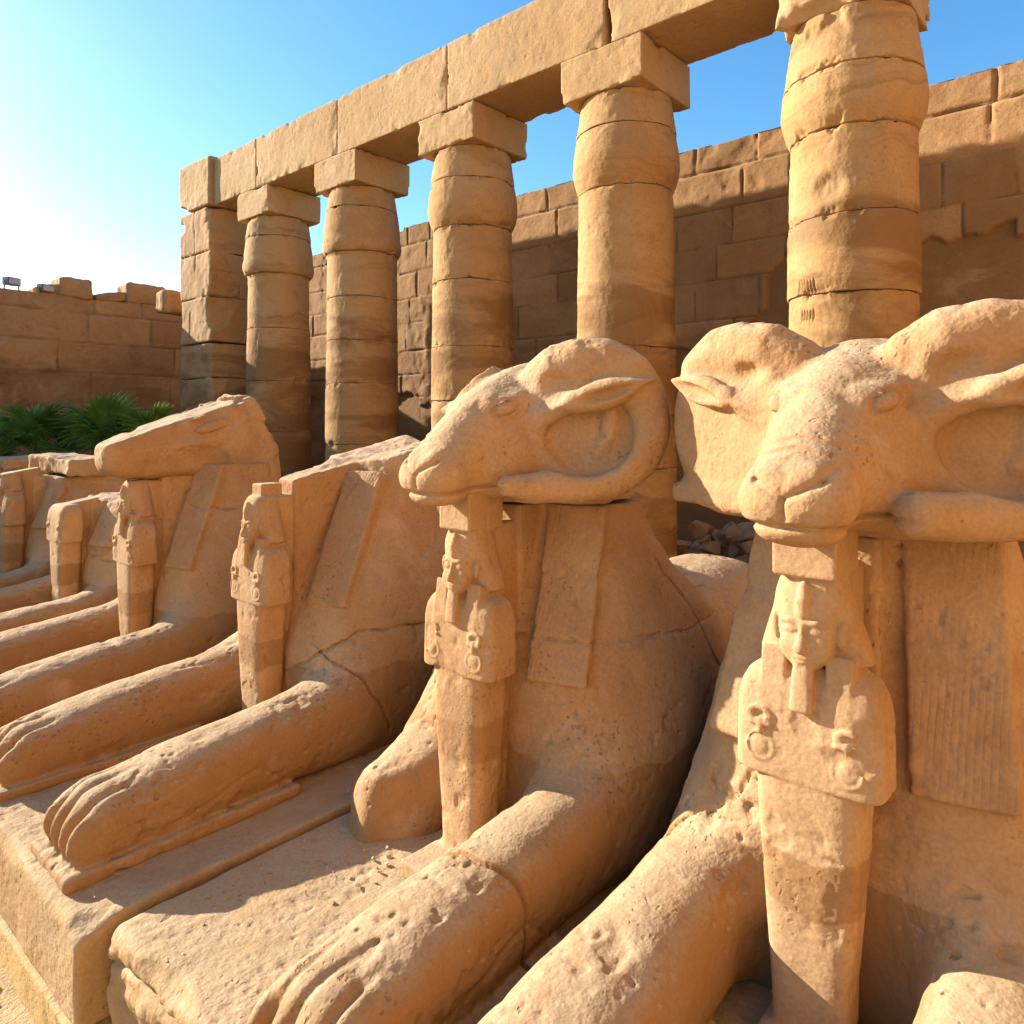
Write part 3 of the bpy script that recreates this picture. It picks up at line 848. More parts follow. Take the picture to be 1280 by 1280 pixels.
# ------------------------------------------------------------------ block-built walls: one displaced face with joints, worn blocks, a broken top, and a solid back
def wall_face(L, H, res, seed, course=(.62, .85), block=(.9, 2.1), joint=.03, top=None, plaster=None, relief=0., worn=.035):
    """returns s, z grids, outward displacement and tone for a wall face L long and H high"""
    rg = np.random.default_rng(seed)
    ns, nz = int(L / res) + 1, int(H / res) + 1
    s = np.linspace(0, L, ns)
    z = np.linspace(0, H, nz)
    S_, Z_ = (a.ravel().astype(f4) for a in np.meshgrid(s, z, indexing='ij'))
    zero = S_ * 0
    zc = [0]
    while zc[-1] < H: zc.append(zc[-1] + rg.uniform(*course))
    zc = np.array(zc)
    zw = Z_ + .05 * (fbm(S_, zero, Z_ * .3, .5, 2, seed) - .5) + .02 * (fbm(S_, zero, Z_, 4, 2, seed + 2) - .5)
    ci = np.clip(np.searchsorted(zc, zw, 'right') - 1, 0, len(zc) - 2)
    dz = np.minimum(zw - zc[ci], zc[ci + 1] - zw)
    ds = np.full(S_.size, 9., f4)
    bid = np.zeros(S_.size, int)
    sw = S_ + .04 * (fbm(S_, zero + 3, Z_, 3, 2, seed + 1) - .5)
    for c in range(len(zc) - 1):
        m = ci == c
        if not m.any(): continue
        e = [-rg.uniform(0, 1.2)]
        while e[-1] < L: e.append(e[-1] + rg.uniform(*block))
        e = np.array(e)
        b = np.clip(np.searchsorted(e, sw[m], 'right') - 1, 0, len(e) - 2)
        ds[m] = np.minimum(sw[m] - e[b], e[b + 1] - sw[m])
        bid[m] = c * 100 + b
    dj = np.minimum(dz, ds)
    r1, r2 = rg.random(10000), rg.random(10000)
    wear = fbm(S_, zero, Z_, 1.1, 3, seed + 4)
    jw = joint * np.maximum(.08, -.75 + 2.6 * fbm(S_, zero, Z_, 2.2, 3, seed + 5))
    dep = .022 * (r1[bid] - .5)
    dep = dep - .032 * np.exp(-(dj / jw) ** 2) - .014 * sstep(.05, .0, dj) * sstep(.50, .72, wear)
    dep = dep - worn * sstep(.52, .66, fbm(S_, zero + 5, Z_, .9, 4, seed + 7)) * sstep(.35, .6, fbm(S_, zero, Z_, 3.5, 3, seed + 8))
    dep = dep + .02 * (fbm(S_, zero, Z_, 6, 3, seed + 9) - .5)
    tone = (.76 + .36 * r2[bid]) * (1 - .35 * np.exp(-(dj / (jw * 1.1)) ** 2)) + .25 * (fbm(S_, zero, Z_, .6, 4, seed + 11) - .5)
    if plaster is not None:
        edge = plaster(S_) + .8 * (fbm(S_, zero, Z_, 1.3, 4, seed + 13) - .5)
        f = sstep(edge + .015, edge - .015, Z_)
        dep = dep * (1 - .8 * f) - .07 * f + .012 * (fbm(S_, zero, Z_, 2.5, 3, seed + 14) - .5) * f
        tone = tone * (1 - f) + f * (.74 + .2 * (fbm(S_, zero, Z_, 1.2, 4, seed + 15) - .5))
    if relief:
        # shallow sunk relief, worn: short strokes and curves
        a = fbm(S_, zero + 9, Z_, 2.6, 2, seed + 20)
        g = np.exp(-((a - .5) / .012) ** 2) + np.exp(-((fbm(S_, zero + 4, Z_, 3.4, 2, seed + 22) - .45) / .012) ** 2)
        dep = dep - relief * np.minimum(g, 1) * sstep(.05, .12, dj)
    if top is not None:
        Z_ = np.minimum(Z_, top(S_) + .03 * (fbm(S_, zero, zero, 5, 2, seed) - .5)).astype(f4)
    return S_, Z_, dep.astype(f4), tone.astype(f4), ns, nz

def wall(name, label, origin, sdir, L, H, res, thick, seed, mat, top=None, cat='wall', taper=0., **kw):
    S_, Z_, dep, tone, ns, nz = wall_face(L, H, res, seed, top=top, **kw)
    sdir = A3(sdir)
    out = A3((sdir[1], -sdir[0], 0))                  # to the right of sdir
    O = A3(origin)
    fade = sstep(0, .12, np.minimum(S_, L - S_))
    v = O + S_[:, None] * sdir + (dep * fade - taper * Z_)[:, None] * out + np.stack([S_ * 0, S_ * 0, Z_], 1)
    q = grid_quads(ns, nz)
    # back face and rims: the front outline pulled back by the thickness
    rim = np.concatenate([np.arange(ns) * nz + nz - 1, (np.arange(ns) * nz)[::-1]])
    e0 = np.arange(nz)                                # s = 0 edge, upwards
    e1 = (ns - 1) * nz + np.arange(nz)
    loop = np.concatenate([e0, np.arange(1, ns) * nz + nz - 1, e1[::-1][1:], (np.arange(ns - 1) * nz)[::-1][:-1]])
    # several rows over the top so that it has a rough upper side
    rows = [loop]
    vs = [v]
    tn = [tone]
    base = len(v)
    K = 6
    for k in range(1, K + 1):
        vv = v[loop] - out * (thick * k / K)
        if k < K:
            jit = .05 * (vnoise(vv[:, 0] * 3, vv[:, 1] * 3, vv[:, 2] * 0 + seed) - .5)
            vv[:, 2] += np.where(vv[:, 2] > O[2] + .5, jit, 0)
        vs.append(vv.astype(f4)); tn.append(tone[loop])
        rows.append(base + np.arange(len(loop)))
        base += len(loop)
    qs = [q]
    n = len(loop)
    i = np.arange(n); j = (i + 1) % n
    for a, b in zip(rows[:-1], rows[1:]): qs.append(np.stack([a[i], b[i], b[j], a[j]], 1)[:, ::-1])
    me = mesh_np(name, np.concatenate(vs), np.concatenate(qs), attrs={'tone': np.concatenate(tn)})
    # make normals face outwards on the front
    return tag(link(name, me, mat), label, cat)

def steps(seq):
    """a stepped top line: (s, z) pairs"""
    ss, zz = np.array(seq, float).T
    return lambda s: zz[np.clip(np.searchsorted(ss, s, 'right') - 1, 0, len(ss) - 1)].astype(f4)

Z0 = -.3
YW = 10.3
rgt = np.random.default_rng(5)
bt = []
s_ = 0
while s_ < 32:
    bt.append((s_, 6.55 - Z0 + rgt.uniform(-.07, .06)))
    s_ += rgt.uniform(.9, 1.9)
wall('temple_wall', 'tall block wall behind the columns, its top course in the sun and the rest in shade', (-19.2, YW, Z0), (1, 0, 0), 26, 7.0, .024, 1.6, 31, M_wall,
     top=steps(bt), worn=.018, joint=.016, course=(.48, .60), block=(.7, 1.5), plaster=lambda s: 3.3 + 1.75 * sstep(12.5, 16.6, s) + .35 * np.sign(np.sin(s * 2.1)) * np.sin(s * .9))
# court wall at the far left, facing the columns' end
wall('court_wall', 'low block wall with worn carvings at the left, two floodlights on its top', (-18.55, -9, Z0), (0, 1, 0), 18.2, 5.95, .03, 1.5, 47, M_wall,
     top=steps([(0, 5.55), (13.0, 5.55), (14.55, 5.55), (16.1, 5.58), (16.8, 5.55), (20, 5.55)]), course=(.62, .86), block=(1.0, 2.2), relief=.02, worn=.05)

# ------------------------------------------------------------------ columns and beams
def column(x, y, seed, label, joints, gouges=(), torus=True, worn_top=False):
    root = empty('temple_column', (x, y, Z0), label, 'column', 'columns of the colonnade')
    rg = np.random.default_rng(seed)
    zt = [0] + list(joints) + [6.45 - Z0]
    prof_z = np.array([0, .25, 1.2, 2.5, 4.0, 5.28, 5.30, 5.36, 5.46, 5.56, 5.62, 5.75, 6.1, 6.45]) + np.array([0] + [-Z0] * 13)
    if torus: pr = [.655, .655, .65, .638, .622, .605, .618, .672, .695, .690, .672, .668, .628, .575]
    else: pr = [.655, .655, .65, .638, .622, .605, .612, .640, .672, .690, .694, .684, .632, .580]
    nth = 420 if len(gouges) > 3 else 240
    th = np.linspace(0, 2 * np.pi, nth, endpoint=False)
    for k in range(len(zt) - 1):
        a, b = zt[k], zt[k + 1]
        nz = int((b - a) / .018) + 2
        uu = np.linspace(0, 1, nz)
        z = a + (b - a) * (uu - np.sin(2 * np.pi * uu) / (2 * np.pi) * .82)
        T, Zg = (q.ravel().astype(f4) for q in np.meshgrid(th, z, indexing='ij'))
        cx, cy = np.cos(T), np.sin(T)
        # joints are not quite level
        r = np.interp(Zg, prof_z, pr)
        for i in (0, 1):                              # soften the profile
            r = .5 * r + .25 * (np.interp(Zg - .02, prof_z, pr) + np.interp(Zg + .02, prof_z, pr))
        off = rg.uniform(-.012, .012)
        r = r + off + .010 * (fbm(cx, cy, Zg, 2.2, 3, seed + k) - .5) + .012 * (fbm(cx * .7, cy * .7, Zg * 4, 2.0, 3, seed + 30) - .5) + .006 * (fbm(cx, cy, Zg, 14, 2, seed) - .5)
        e = np.minimum(Zg - a, b - Zg)
        gap = .004 + .026 * sstep(.55, .78, fbm(cx, cy, T * 0 + k * 2.2, 2.4, 4, seed + 7))
        if k == 0: e = b - Zg
        deep = 1 + 1.6 * ((abs(a - 5.58 + Z0 - (-Z0) * 0) < .35) | (abs(b - 5.58 + Z0) < .35))
        gap = gap * (1 + .8 * (deep - 1) * sstep(.45, .65, fbm(cx, cy, T * 0 + 3, 1.6, 2, seed + 3)))
        r = r - (.010 + .03 * sstep(.40, .62, fbm(cx, cy, T * 0 + k * 1.3, 1.3, 2, seed + 9))) * deep * np.exp(-(e / gap) ** 2)
        r = r - .035 * sstep(.55, .70, fbm(cx, cy, Zg, 3.2, 4, seed + 17)) * sstep(.10, .02, e)
        r = r - .007 * sstep(.57, .60, fbm(cx * .8, cy * .8, Zg, 1.15, 4, seed + 27)) + .003 * (fbm(cx, cy, Zg, 9, 3, seed + 33) - .5)
        for (gt, gz, gw, gh, gd) in gouges:
            u, v = ((T - gt + np.pi) % (2 * np.pi) - np.pi) * .63 / gw, (Zg - gz) / gh
            w = np.sqrt(u * u + v * v) + .35 * (fbm(cx, cy, Zg, 5, 2, seed) - .5)
            r = r - gd * sstep(1.06, .35, w) * np.clip(.62 + .45 * v, .2, 1.2) * (.8 + .4 * fbm(cx, cy, Zg, 12, 2, 3))
        if worn_top and k == len(zt) - 2:
            r = r - .05 * sstep(.5, .7, fbm(cx, cy, Zg, 3, 3, 3)) * sstep(b - .35, b - .1, Zg)
        jz = lambda zz: .045 * (fbm(cx, cy, T * 0 + zz * 3.3, 1.5, 4, seed + 41) - .5) * float(.5 < zz < 6.5)
        t_ = (Zg - a) / (b - a)
        v = np.stack([cx * r, cy * r, Zg + jz(a) * (1 - t_) + jz(b) * t_], 1)
        q = grid_quads(nth, nz, True)
        v = np.concatenate([v, [[0, 0, a], [0, 0, b]]])
        lo_, hi_ = np.arange(nth) * nz, np.arange(nth) * nz + nz - 1
        i2 = np.roll(np.arange(nth), -1)
        n0 = nth * nz
        capq = np.concatenate([np.stack([np.full(nth, n0), lo_[i2], lo_, lo_], 1)[:, :4], np.stack([np.full(nth, n0 + 1), hi_, hi_[i2], hi_[i2]], 1)])
        # the caps are fans of degenerate quads, avoided by dropping the doubled corner
        me = mesh_np('drum', v, q)
        capital = a >= 5.25 - Z0 - .05
        link('capital' if capital else 'shaft_drum', me, M_column, root)
    return root

def rough_block(c, h, seed, voxel=.022, r=.012, chip=.03, bites=(), corner=.0):
    S = Sculpt()
    S.add(box((0, 0, 0), h, r), 0, 0)
    for b in bites: S.sub(b, .02)
    S.disp(weather(.008, seed, .008))
    def f(x, y, z):
        ex, ey, ez = h[0] - np.abs(x), h[1] - np.abs(y), h[2] - np.abs(z)
        s = np.sort(np.stack([ex, ey, ez]), 0)
        edge = s[0] + s[1]                            # small near edges
        n = fbm(x, y, z, 3.3, 4, seed + 2)
        return (chip * sstep(.52, .74, n) * sstep(.22, .02, edge)).astype(f4)
    S.disp(everywhere(f))
    return whole('block', carve(S, -A3(h) - .06, A3(h) + .06, voxel))

YC = 8.1
SPC = .342 * YC
cxs = [-.297 * YC - SPC * k for k in range(5)]        # nearest first
specs = [
    dict(label='nearest column at the right, a gouge and two rows of grooves in its shaft', joints=(1.35, 2.28, 3.02, 3.95, 4.72, 5.58, 6.15),
         gouges=[(-1.62, 4.98, .20, .17, .06)] + [(-2.16 + .06 * i, 4.02, .016, .10, .035) for i in range(6)] + [(-2.13 + .06 * i, 3.74, .016, .08, .035) for i in range(5)], torus=False, worn_top=True),
    dict(label='column behind the horned sphinx head, with a cracked ring under its capital', joints=(1.3, 2.1, 2.75, 3.6, 5.58, 6.32), torus=False,
         gouges=[(-1.75, 5.05, .10, .13, .02), (-1.80, 4.15, .12, .07, .02)]),
    dict(label='middle column of the five, its bulging capital split by a dark crack', joints=(.9, 1.9, 3.0, 3.8, 4.78, 5.58, 6.28), torus=False, gouges=[(-2.0, 4.75, .05, .05, .05)]),
    dict(label='column second from the pier, a dark stain band halfway up its shaft', joints=(1.1, 2.3, 3.35, 4.1, 4.85, 5.62, 6.40)),
    dict(label='farthest column beside the square pier, dark lower half and clear rounded ring', joints=(1.2, 2.5, 3.5, 4.55, 5.62, 6.36)),
]
for k, (x, sp) in enumerate(zip(cxs, specs)):
    root = column(x, YC, 100 + k * 7, sp['label'], sp['joints'], sp.get('gouges', ()), sp.get('torus', True), sp.get('worn_top', False))
    bites = []
    if k == 0: bites = [ell((.62, -.55, .1), (.25, .3, .5)), ell((-.2, -.75, -.3), (.5, .25, .2))]
    ab = link('abacus', rough_block(None, (.60, .60, .275), 200 + k, bites=bites, chip=.09 if k == 0 else .03), M_beam, root, (0, 0, 6.725 - Z0))
BZ = 7.50
beam_labels = [None,
    'stone beam above the nearest column, dark underside cut by the top edge of the photo',
    'stone beam beside the wide dark joint above the horned sphinx head',
    'middle stone beam between the two highest sky gaps',
    'stone beam above the column second from the pier',
    'stone beam on the farthest column']
edges = [cxs[0] + .75, cxs[0] - .04, cxs[1] + .06, cxs[2] + .02, cxs[3] + .05, cxs[4] + .12, -15.10]
bl = ['short stone beam end over the nearest column, at the top edge of the photo', 'stone beam running from the nearest column to the wide dark joint',
      'long stone beam between the wide dark joint and a hairline joint', 'stone beam over the middle sky gap, left of the hairline joint',
      'stone beam carried by the two columns nearest the pier', 'last stone beam reaching from the farthest column to the square pier']
for i in range(6):
    a, b = edges[i], edges[i + 1]
    gap = .05 if i == 1 else .012
    link_o = link('stone_beam', rough_block(None, ((a - b) / 2 - gap, .57, .49), 300 + i, chip=.028, bites=[ell((-(a - b) / 2, -.5, -.4), (.06, .3, .3))] if i == 1 else ()), M_beam, None, ((a + b) / 2, YC, BZ))
    tag(link_o, bl[i], 'beam', 'stone beams on the columns')

# square pier that ends the colonnade
def pier():
    root = empty('stone_pier', (-15.80, 8.12, Z0), 'square pier of weathered blocks that ends the row of columns at the left', 'pier')
    S = Sculpt()
    rg = np.random.default_rng(77)
    z = 0
    zs = []
    while z < 7.2:
        h = rg.uniform(.72, 1.0)
        if z + h > 6.9: h = 7.3 - z
        zs.append((z, h))
        S.add(box((rg.uniform(-.02, .02), rg.uniform(-.02, .02), z + h / 2), (.70 + .020 * (6 - z), .66, h / 2 - .004), .02), 0, 0)
        z += h
    S.disp(everywhere(lambda x, y, z: (.012 * sum(np.exp(-((z - zi + .03 * (fbm(x, y, z, 3, 2, 4) - .5)) / .014) ** 2) for zi, _ in zs[1:])).astype(f4)))
    S.sub(ell((-.70, -.64, 7.0), (.22, .3, .12)), .03)
    S.sub(ell((.74, -.66, 5.1), (.16, .4, .42)), .10)
    S.sub(ell((.76, -.68, 3.9), (.09, .35, .6)), .10)
    S.sub(ell((-.78, -.6, 5.0), (.12, .5, .5)), .10)
    S.disp(weather(.015, 71, .01))
    S.disp(everywhere(lambda x, y, z: (.07 * sstep(.52, .72, fbm(x, y, z, 1.9, 4, 5)) * sstep(.5, .1, np.minimum(np.abs(.74 - x) + np.abs(y + .66), 9))).astype(f4)))
    S.disp(everywhere(lambda x, y, z: (.03 * np.exp(-((x - .2 - .5 * np.sin(np.floor(z / .85) * 2.3)) / .012) ** 2) * (y < 0)).astype(f4)))
    link('pier_shaft', whole('pier', carve(S, (-1.3, -1.2, -.05), (1.3, 1.2, 7.4), .026)), M_wall_plain, root)
    S = Sculpt()
    S.add(box((0, 0, 0), (.69, .64, .52), .02), 0, 0)
    S.sub(ell((-.62, -.6, -.5), (.30, .3, .14)), .04)
    S.disp(weather(.015, 75, .01))
    link('corner_block', whole('corner_block', carve(S, (-.9, -.8, -.6), (.9, .8, .6), .026)), M_beam, root, (0, -.06, 7.84))
pier()

# ------------------------------------------------------------------ unseen wall added across the court to bounce sunlight into shaded sides
wall('bounce_wall', 'tall block wall across the court, added out of view to bounce sunlight onto shaded sides', (6.5, 12, Z0), (0, -1, 0), 28, 12, .08, 1.6, 53, M_wall_bounce,
     course=(.7, .95), block=(1.0, 2.4), worn=.05)

# lower foundation course in front of the plinths
def foundation():
    xs = [-12.4, -10.9, -9.2, -7.6, -6.3, -4.75, -3.19]
    lab = ['lower foundation block at the far left under the farthest sphinx', 'lower foundation block before the sphinx with the long slab', 'lower foundation block before the lowest broken sphinx',
           'lower foundation block between two broken sphinxes', 'lower foundation block left of the joint at the left edge of the photo', 'yellow foundation block at the bottom left corner, below the thin shadow line']
    for i in range(6):
        a, b = xs[i], xs[i + 1]
        hz = .20
        o = link('foundation_block', rough_block(None, ((b - a) / 2 - .006, .5, hz), 400 + i, chip=.02, r=.012), M_found, None, ((a + b) / 2, 1.028 + .5, -.075 - hz))
        tag(o, lab[i], 'block', 'foundation blocks under the plinths')
foundation()

# ------------------------------------------------------------------ loose stones
def slab(name, c, h, seed, label, rz=0, ry=0, rx=0, mat=None, voxel=.014, cat='stone', group=None, rough=.05):
    S = Sculpt()
    S.add(box((0, 0, 0), h, min(h) * .35), 0, 0)
    S.disp(everywhere(lambda x, y, z: (rough * 2 * (fbm(x / h[0] * .5, y, z, 2.2, 3, seed) - .5) + rough * (fbm(x, y, z, 7, 3, seed + 2) - .5)).astype(f4)))
    o = link(name, whole(name, carve(S, -A3(h) - .09, A3(h) + .09, voxel)), mat or M_head, None, c)
    o.rotation_euler = (R(rx), R(ry), R(rz))
    return tag(o, label, cat, group)
s0 = Xs['s0']
slab('broken_slab', (s0 + .02, 3.05, .35 + 1.53), (.50, .26, .10), 81, 'long flaked stone slab lying on the neck of the sphinx at the left edge', rz=8, ry=2)
slab('broken_slab', (s0 - 1.75, 3.0, .35 + 1.48), (.40, .24, .07), 82, 'small flat slab on a neck stump, cut by the left edge of the photo', rz=-5)
slab('stone_flake', (Xs['s2'] + .02, 3.28, .35 + 2.225), (.10, .07, .022), 83, 'small orange stone flake lying on the flat crown of a broken ram head', rz=20, rx=6, voxel=.008, rough=.018)
slab('wall_block', (-18.9, 6.02, 5.25 + .20), (.36, .34, .24), 84, 'rough square block standing on the left wall beside the floodlights', voxel=.03, mat=M_wall_plain, cat='block')
slab('wall_block', (-18.9, 7.58, 5.25 + .24), (.38, .46, .27), 85, 'large rough block on the left wall against the square pier', voxel=.03, mat=M_wall_plain, cat='block')
slab('wall_rubble', (-18.95, 5.5, 5.25 + .08), (.30, .30, .13), 86, 'sloping broken stone left of the square block on the wall', voxel=.03, mat=M_wall_plain, rx=18)
slab('wall_rubble', (-18.95, 6.85, 5.25 + .10), (.30, .42, .12), 87, 'sloping broken stone between the two blocks on the left wall', voxel=.03, mat=M_wall_plain, rx=15)
slab('wall_rubble', (-17.4, 7.7, 5.20), (.26, .34, .26), 88, 'jagged stone lodged between the left wall and the square pier', voxel=.03, mat=M_wall_plain)

def rock_mesh(seed, size, n=16):
    rg = np.random.default_rng(seed)
    bm = bmesh.new()
    for p in rg.normal(size=(n, 3)):
        p = p / np.linalg.norm(p) * rg.uniform(.8, 1.05)
        bm.verts.new(p * np.array(size))
    r = bmesh.ops.convex_hull(bm, input=bm.verts)
    bmesh.ops.delete(bm, geom=[g for g in r['geom_interior'] if isinstance(g, bmesh.types.BMVert)], context='VERTS')
    bmesh.ops.bevel(bm, geom=list(bm.edges), offset=min(size) * .07, segments=1, affect='EDGES')
    me = bpy.data.meshes.new('rock')
    bm.to_mesh(me)
    bm.free()
    me.shade_flat()
    return me

rg = np.random.default_rng(21)
rocks = [rock_mesh(500 + i, (rg.uniform(.14, .30), rg.uniform(.12, .24), rg.uniform(.08, .17)), 13) for i in range(9)]
k = 0
for lev, (n, z, sx, sy) in enumerate([(16, .05, 1.5, .55), (14, .27, 1.3, .50), (13, .48, 1.15, .42), (11, .68, 1.0, .34), (9, .86, .85, .26)]):
    for i in range(n):
        me = rocks[k % 9]
        o = link('rubble_stone', me, M_rubble, None, (-4.15 + sx * (2 * (i + .5) / n - 1) + rg.uniform(-.06, .06), 9.45 + rg.uniform(-sy, sy), z + rg.uniform(-.03, .06)))
        o.rotation_euler = (rg.uniform(-.5, .5), rg.uniform(-.5, .5), rg.uniform(0, 6.3))
        tag(o, 'angular stone in the rubble heap at the foot of the shaded wall', 'stone', 'rubble heap behind the sphinxes')
        k += 1

peb = [rock_mesh(600 + i, (.018 * rg.uniform(.8, 1.3), .014, .011), 12) for i in range(5)]
spots = [(-2.66, 2.16), (-2.62, 2.12), (-2.58, 2.18), (-2.70, 2.10), (-2.64, 2.07), (-2.73, 2.20), (-2.60, 2.06), (-2.78, 2.12), (-2.55, 2.23), (-2.60, 1.94)]
for i, (x, y) in enumerate(spots):
    o = link('pebble', peb[i % 5], M_pebble, None, (x, y, .359))
    o.rotation_euler = (0, 0, rg.uniform(0, 6))
    tag(o, 'pale pebble on the plinth near the feet of the king figure', 'pebble', 'pebbles scattered on the plinth')
o = link('pebble', peb[1], M_pebble, None, (-3.30, 2.40, .36)); tag(o, 'single pale pebble on the plinth by the broken foreleg stump', 'pebble')
o = link('pebble', rock_mesh(640, (.075, .03, .022), 16), M_pebble, None, (-3.50, .80, -.265)); o.rotation_euler = (0, 0, .9)
tag(o, 'white oval pebble on the sand at the bottom left corner', 'pebble')
chp = [rock_mesh(720 + i, (.012 * rg.uniform(.6, 1.4), .009, .006), 11) for i in range(6)]
for i in range(46):
    x = rg.uniform(-3.1, -2.0) if i < 30 else rg.uniform(-5.0, -3.3)
    y = rg.uniform(1.2, 2.3) if i < 30 else rg.uniform(1.12, 1.5)
    o = link('stone_chip', chp[i % 6], M_pebble if i % 3 == 0 else M_found, None, (x, y, .352))
    o.rotation_euler = (rg.uniform(-.3, .3), 0, rg.uniform(0, 6))
    o.scale = (rg.uniform(.5, 1.3),) * 3
    tag(o, 'tiny stone chip lying on a plinth top beside the big paws', 'stone chip', 'stone chips on the plinths')
gr = [rock_mesh(660 + i, (.03 * rg.uniform(.6, 1.5), .024, .016), 12) for i in range(6)]
for i in range(60):
    x, y = rg.uniform(-4.9, -3.1), rg.uniform(.35, .98)
    o = link('gravel_stone', gr[i % 6], M_found, None, (x, y, -.285 + rg.uniform(-.01, .01)))
    o.rotation_euler = (0, 0, rg.uniform(0, 6))
    tag(o, 'small stone on the sand in front of the foundation', 'stone', 'gravel on the sand')

# ------------------------------------------------------------------ floodlights on the left wall
def plain(name, c, rough=.5, metal=0., trans=0.):
    m = bpy.data.materials.new(name); m.use_nodes = True
    b = m.node_tree.nodes['Principled BSDF']
    b.inputs['Base Color'].default_value = c; b.inputs['Roughness'].default_value = rough; b.inputs['Metallic'].default_value = metal
    return m
M_metal = plain('grey_painted_metal', (.12, .12, .125, 1), .45, .6)
M_glass = plain('lamp_glass', (.35, .40, .45, 1), .12)
def boxes(name, lst, mat, parent, bev=.006):
    bm = bmesh.new()
    for c, h in lst:
        r = bmesh.ops.create_cube(bm, size=1)
        for v in r['verts']: v.co = Vector((v.co.x * 2 * h[0] + c[0], v.co.y * 2 * h[1] + c[1], v.co.z * 2 * h[2] + c[2]))
    bmesh.ops.bevel(bm, geom=list(bm.edges), offset=bev, segments=2, affect='EDGES')
    me = bpy.data.meshes.new(name); bm.to_mesh(me); bm.free()
    return link(name, me, mat, parent)
for y, lab in ((4.77, 'floodlight nearest the left edge, standing on the court wall'), (5.42, 'second floodlight on the court wall, partly sunk behind its edge')):
    fl = empty('floodlight', (-18.66, y, 5.25 - (.0 if y < 5 else .06)), lab, 'floodlight', 'floodlights on the wall', R(20))
    fl.scale = (1.1, 1.1, 1.1)
    h = boxes('housing', [((0, 0, .17), (.085, .13, .075)), ((-.07, 0, .17), (.05, .10, .055))], M_metal, fl)
    boxes('lens', [((.088, 0, .17), (.006, .112, .058))], M_glass, h, .002)
    boxes('bracket', [((0, -.142, .09), (.02, .006, .09)), ((0, .142, .09), (.02, .006, .09)), ((0, 0, .006), (.02, .148, .006))], M_metal, fl, .002)

# ------------------------------------------------------------------ fan palms by the left wall
def leaf_mat():
    m = bpy.data.materials.new('palm_leaf')
    t = NT(m)
    pos = t.n('ShaderNodeNewGeometry').outputs['Position']
    col = t.mix(t.rng(t.noise(pos, 3, 3), .35, .65), (.07, .19, .035, 1), (.15, .34, .06, 1))
    at = t.n('ShaderNodeAttribute', None, attribute_name='tone').outputs['Fac']
    col = t.mix(t.math('MULTIPLY', at, .6), col, (.16, .22, .05, 1))
    t.t.links.new(col, t.out.inputs['Base Color'])
    t.out.inputs['Roughness'].default_value = .45
    tr = t.n('ShaderNodeBsdfTranslucent', {'Color': col})
    ms = t.n('ShaderNodeMixShader', {0: .3})
    t.t.links.new(t.out.outputs[0], ms.inputs[1]); t.t.links.new(tr.outputs[0], ms.inputs[2])
    t.t.links.new(ms.outputs[0], t.t.nodes['Material Output'].inputs['Surface'])
    return m
M_leaf = leaf_mat()
M_trunk = stone('palm_trunk_fibre', (.22, .15, .08, 1), (.16, .10, .05, 1), (.09, .06, .03, 1), scale=3)
M_stalk = plain('palm_stalk', (.10, .17, .05, 1), .5)
def frond_mesh(seed, size):
    """fan of folded leaflets on the end of a stalk; the stalk runs from the origin along +x"""
    rg = np.random.default_rng(seed)
    v, f, tone = [], [], []
    n = 34
    for i in range(n):
        a = (i / (n - 1) * 2 - 1) * 1.9 + rg.uniform(-.03, .03)
        L = size * (1 - .22 * abs(a) / 2.2) * rg.uniform(.9, 1.06)
        d = np.array([math.cos(a), math.sin(a), .12 * (i % 2) - .06]); side = np.array([-math.sin(a), math.cos(a), 0]); up = np.array([0, 0, 1.])
        droop = rg.uniform(.10, .32)
        base = len(v)
        K = 6
        for k in range(K + 1):
            t = k / K
            w = size * .052 * (math.sin(math.pi * min(.5, t * .9)) * 1.0 if t < .55 else (1 - t) / .45 * .98) + .002
            p = d * L * t + up * (-droop * L * max(0, t - .45) ** 2 * 2.2 - .18 * L * t * t)
            fold = .35 * w
            v += [p - side * w + up * fold, p - up * 0, p + side * w + up * fold]
            tone += [t ** 2] * 3
        for k in range(K):
            b = base + 3 * k
            f += [(b, b + 1, b + 4, b + 3), (b + 1, b + 2, b + 5, b + 4)]
    return mesh_np('frond', np.array(v), np.array(f), attrs={'tone': np.array(tone)})
fr = [frond_mesh(700 + i, .58 + .06 * i) for i in range(4)]
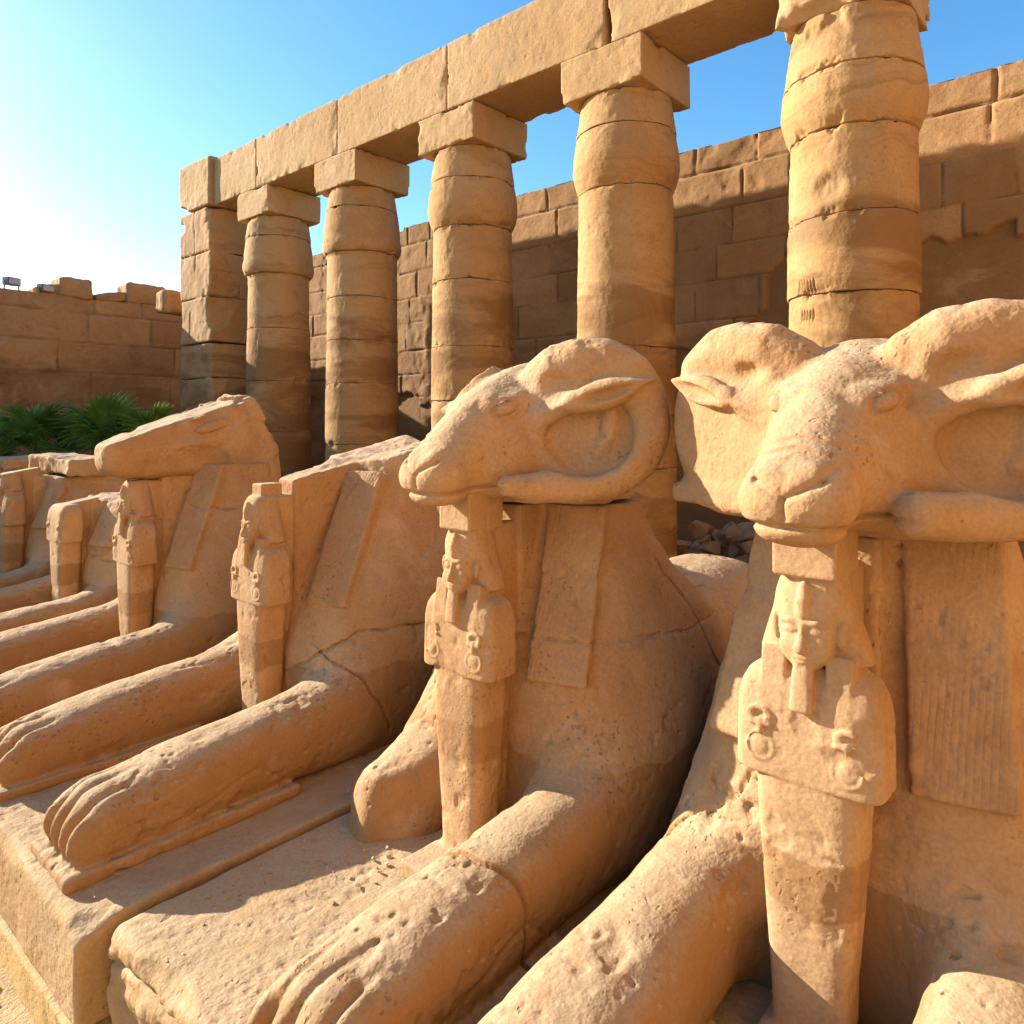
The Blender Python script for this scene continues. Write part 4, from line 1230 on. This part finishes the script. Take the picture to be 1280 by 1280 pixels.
def palm(x, y, h, nf, seed, label, sc=1.0):
    rg = np.random.default_rng(seed)
    root = empty('fan_palm', (x, y, Z0), label, 'palm', 'fan palms by the wall')
    # trunk: rings of old leaf bases
    nth, nz = 20, 60
    T, Zg = (q.ravel() for q in np.meshgrid(np.linspace(0, 2 * np.pi, nth, endpoint=False), np.linspace(0, 1, nz), indexing='ij'))
    r = (.17 - .05 * Zg) * (1 + .12 * np.abs(np.sin(Zg * 26 + T * 2))) + .02 * np.sin(T * 7 + Zg * 40)
    r = np.where(Zg > .985, .02, r)
    link('trunk', mesh_np('trunk', np.stack([np.cos(T) * r, np.sin(T) * r, Zg * h], 1), grid_quads(nth, nz, True)), M_trunk, root)
    for i in range(nf):
        az = i * 2.4 + rg.uniform(-.3, .3)
        el = R(88 - 48 * (i / nf) + rg.uniform(-8, 8))
        L = rg.uniform(.55, .95) * sc
        d = Vector((math.cos(az) * math.cos(el), math.sin(az) * math.cos(el), math.sin(el)))
        p0 = Vector((0, 0, h - .05 - .25 * i / nf))
        p1 = p0 + d * L
        bm = bmesh.new()
        side = d.cross(Vector((0, 0, 1))).normalized(); upv = side.cross(d)
        ringv = []
        for q in range(6):
            t = q / 5
            c = p0 + d * L * t + Vector((0, 0, -.10 * t * t))
            w = .020 - .010 * t
            ringv.append([bm.verts.new(c + side * w * math.cos(k * math.pi / 2.5) + upv * w * .6 * math.sin(k * math.pi / 2.5)) for k in range(5)])
        for a, b in zip(ringv[:-1], ringv[1:]):
            for k in range(5): bm.faces.new((a[k], a[(k + 1) % 5], b[(k + 1) % 5], b[k]))
        me = bpy.data.meshes.new('stalk'); bm.to_mesh(me); bm.free(); me.shade_smooth()
        st = link('stalk', me, M_stalk, root)
        fo = link('frond', fr[i % 4], M_leaf, st, p1 + Vector((0, 0, -.10)))
        el2 = el - R(18)
        X = Vector((math.cos(az) * math.cos(el2), math.sin(az) * math.cos(el2), math.sin(el2)))
        Y = Vector((-math.sin(az), math.cos(az), 0))
        fo.rotation_euler = (Matrix3(X, Y)).to_euler()
        fo.scale = (sc,) * 3
    return root
def Matrix3(X, Y):
    from mathutils import Matrix
    Zv = X.cross(Y)
    return Matrix((X, Y, Zv)).transposed()
palm(-14.3, 4.0, 2.15, 15, 1, 'fan palm nearest the left edge of the photo, in front of the carved wall', .85)
palm(-13.5, 4.85, 2.1, 16, 2, 'broad fan palm beside the flat ram head without horns', .95)
palm(-12.6, 5.25, 2.05, 12, 4, 'smallest fan palm, its fronds just above the snout of the hornless ram head', .8)
palm(-15.4, 3.45, 1.8, 14, 3, 'fan palm mostly cut off by the left edge of the photo', .8)
print('script total %.1fs' % (time.time() - T0))
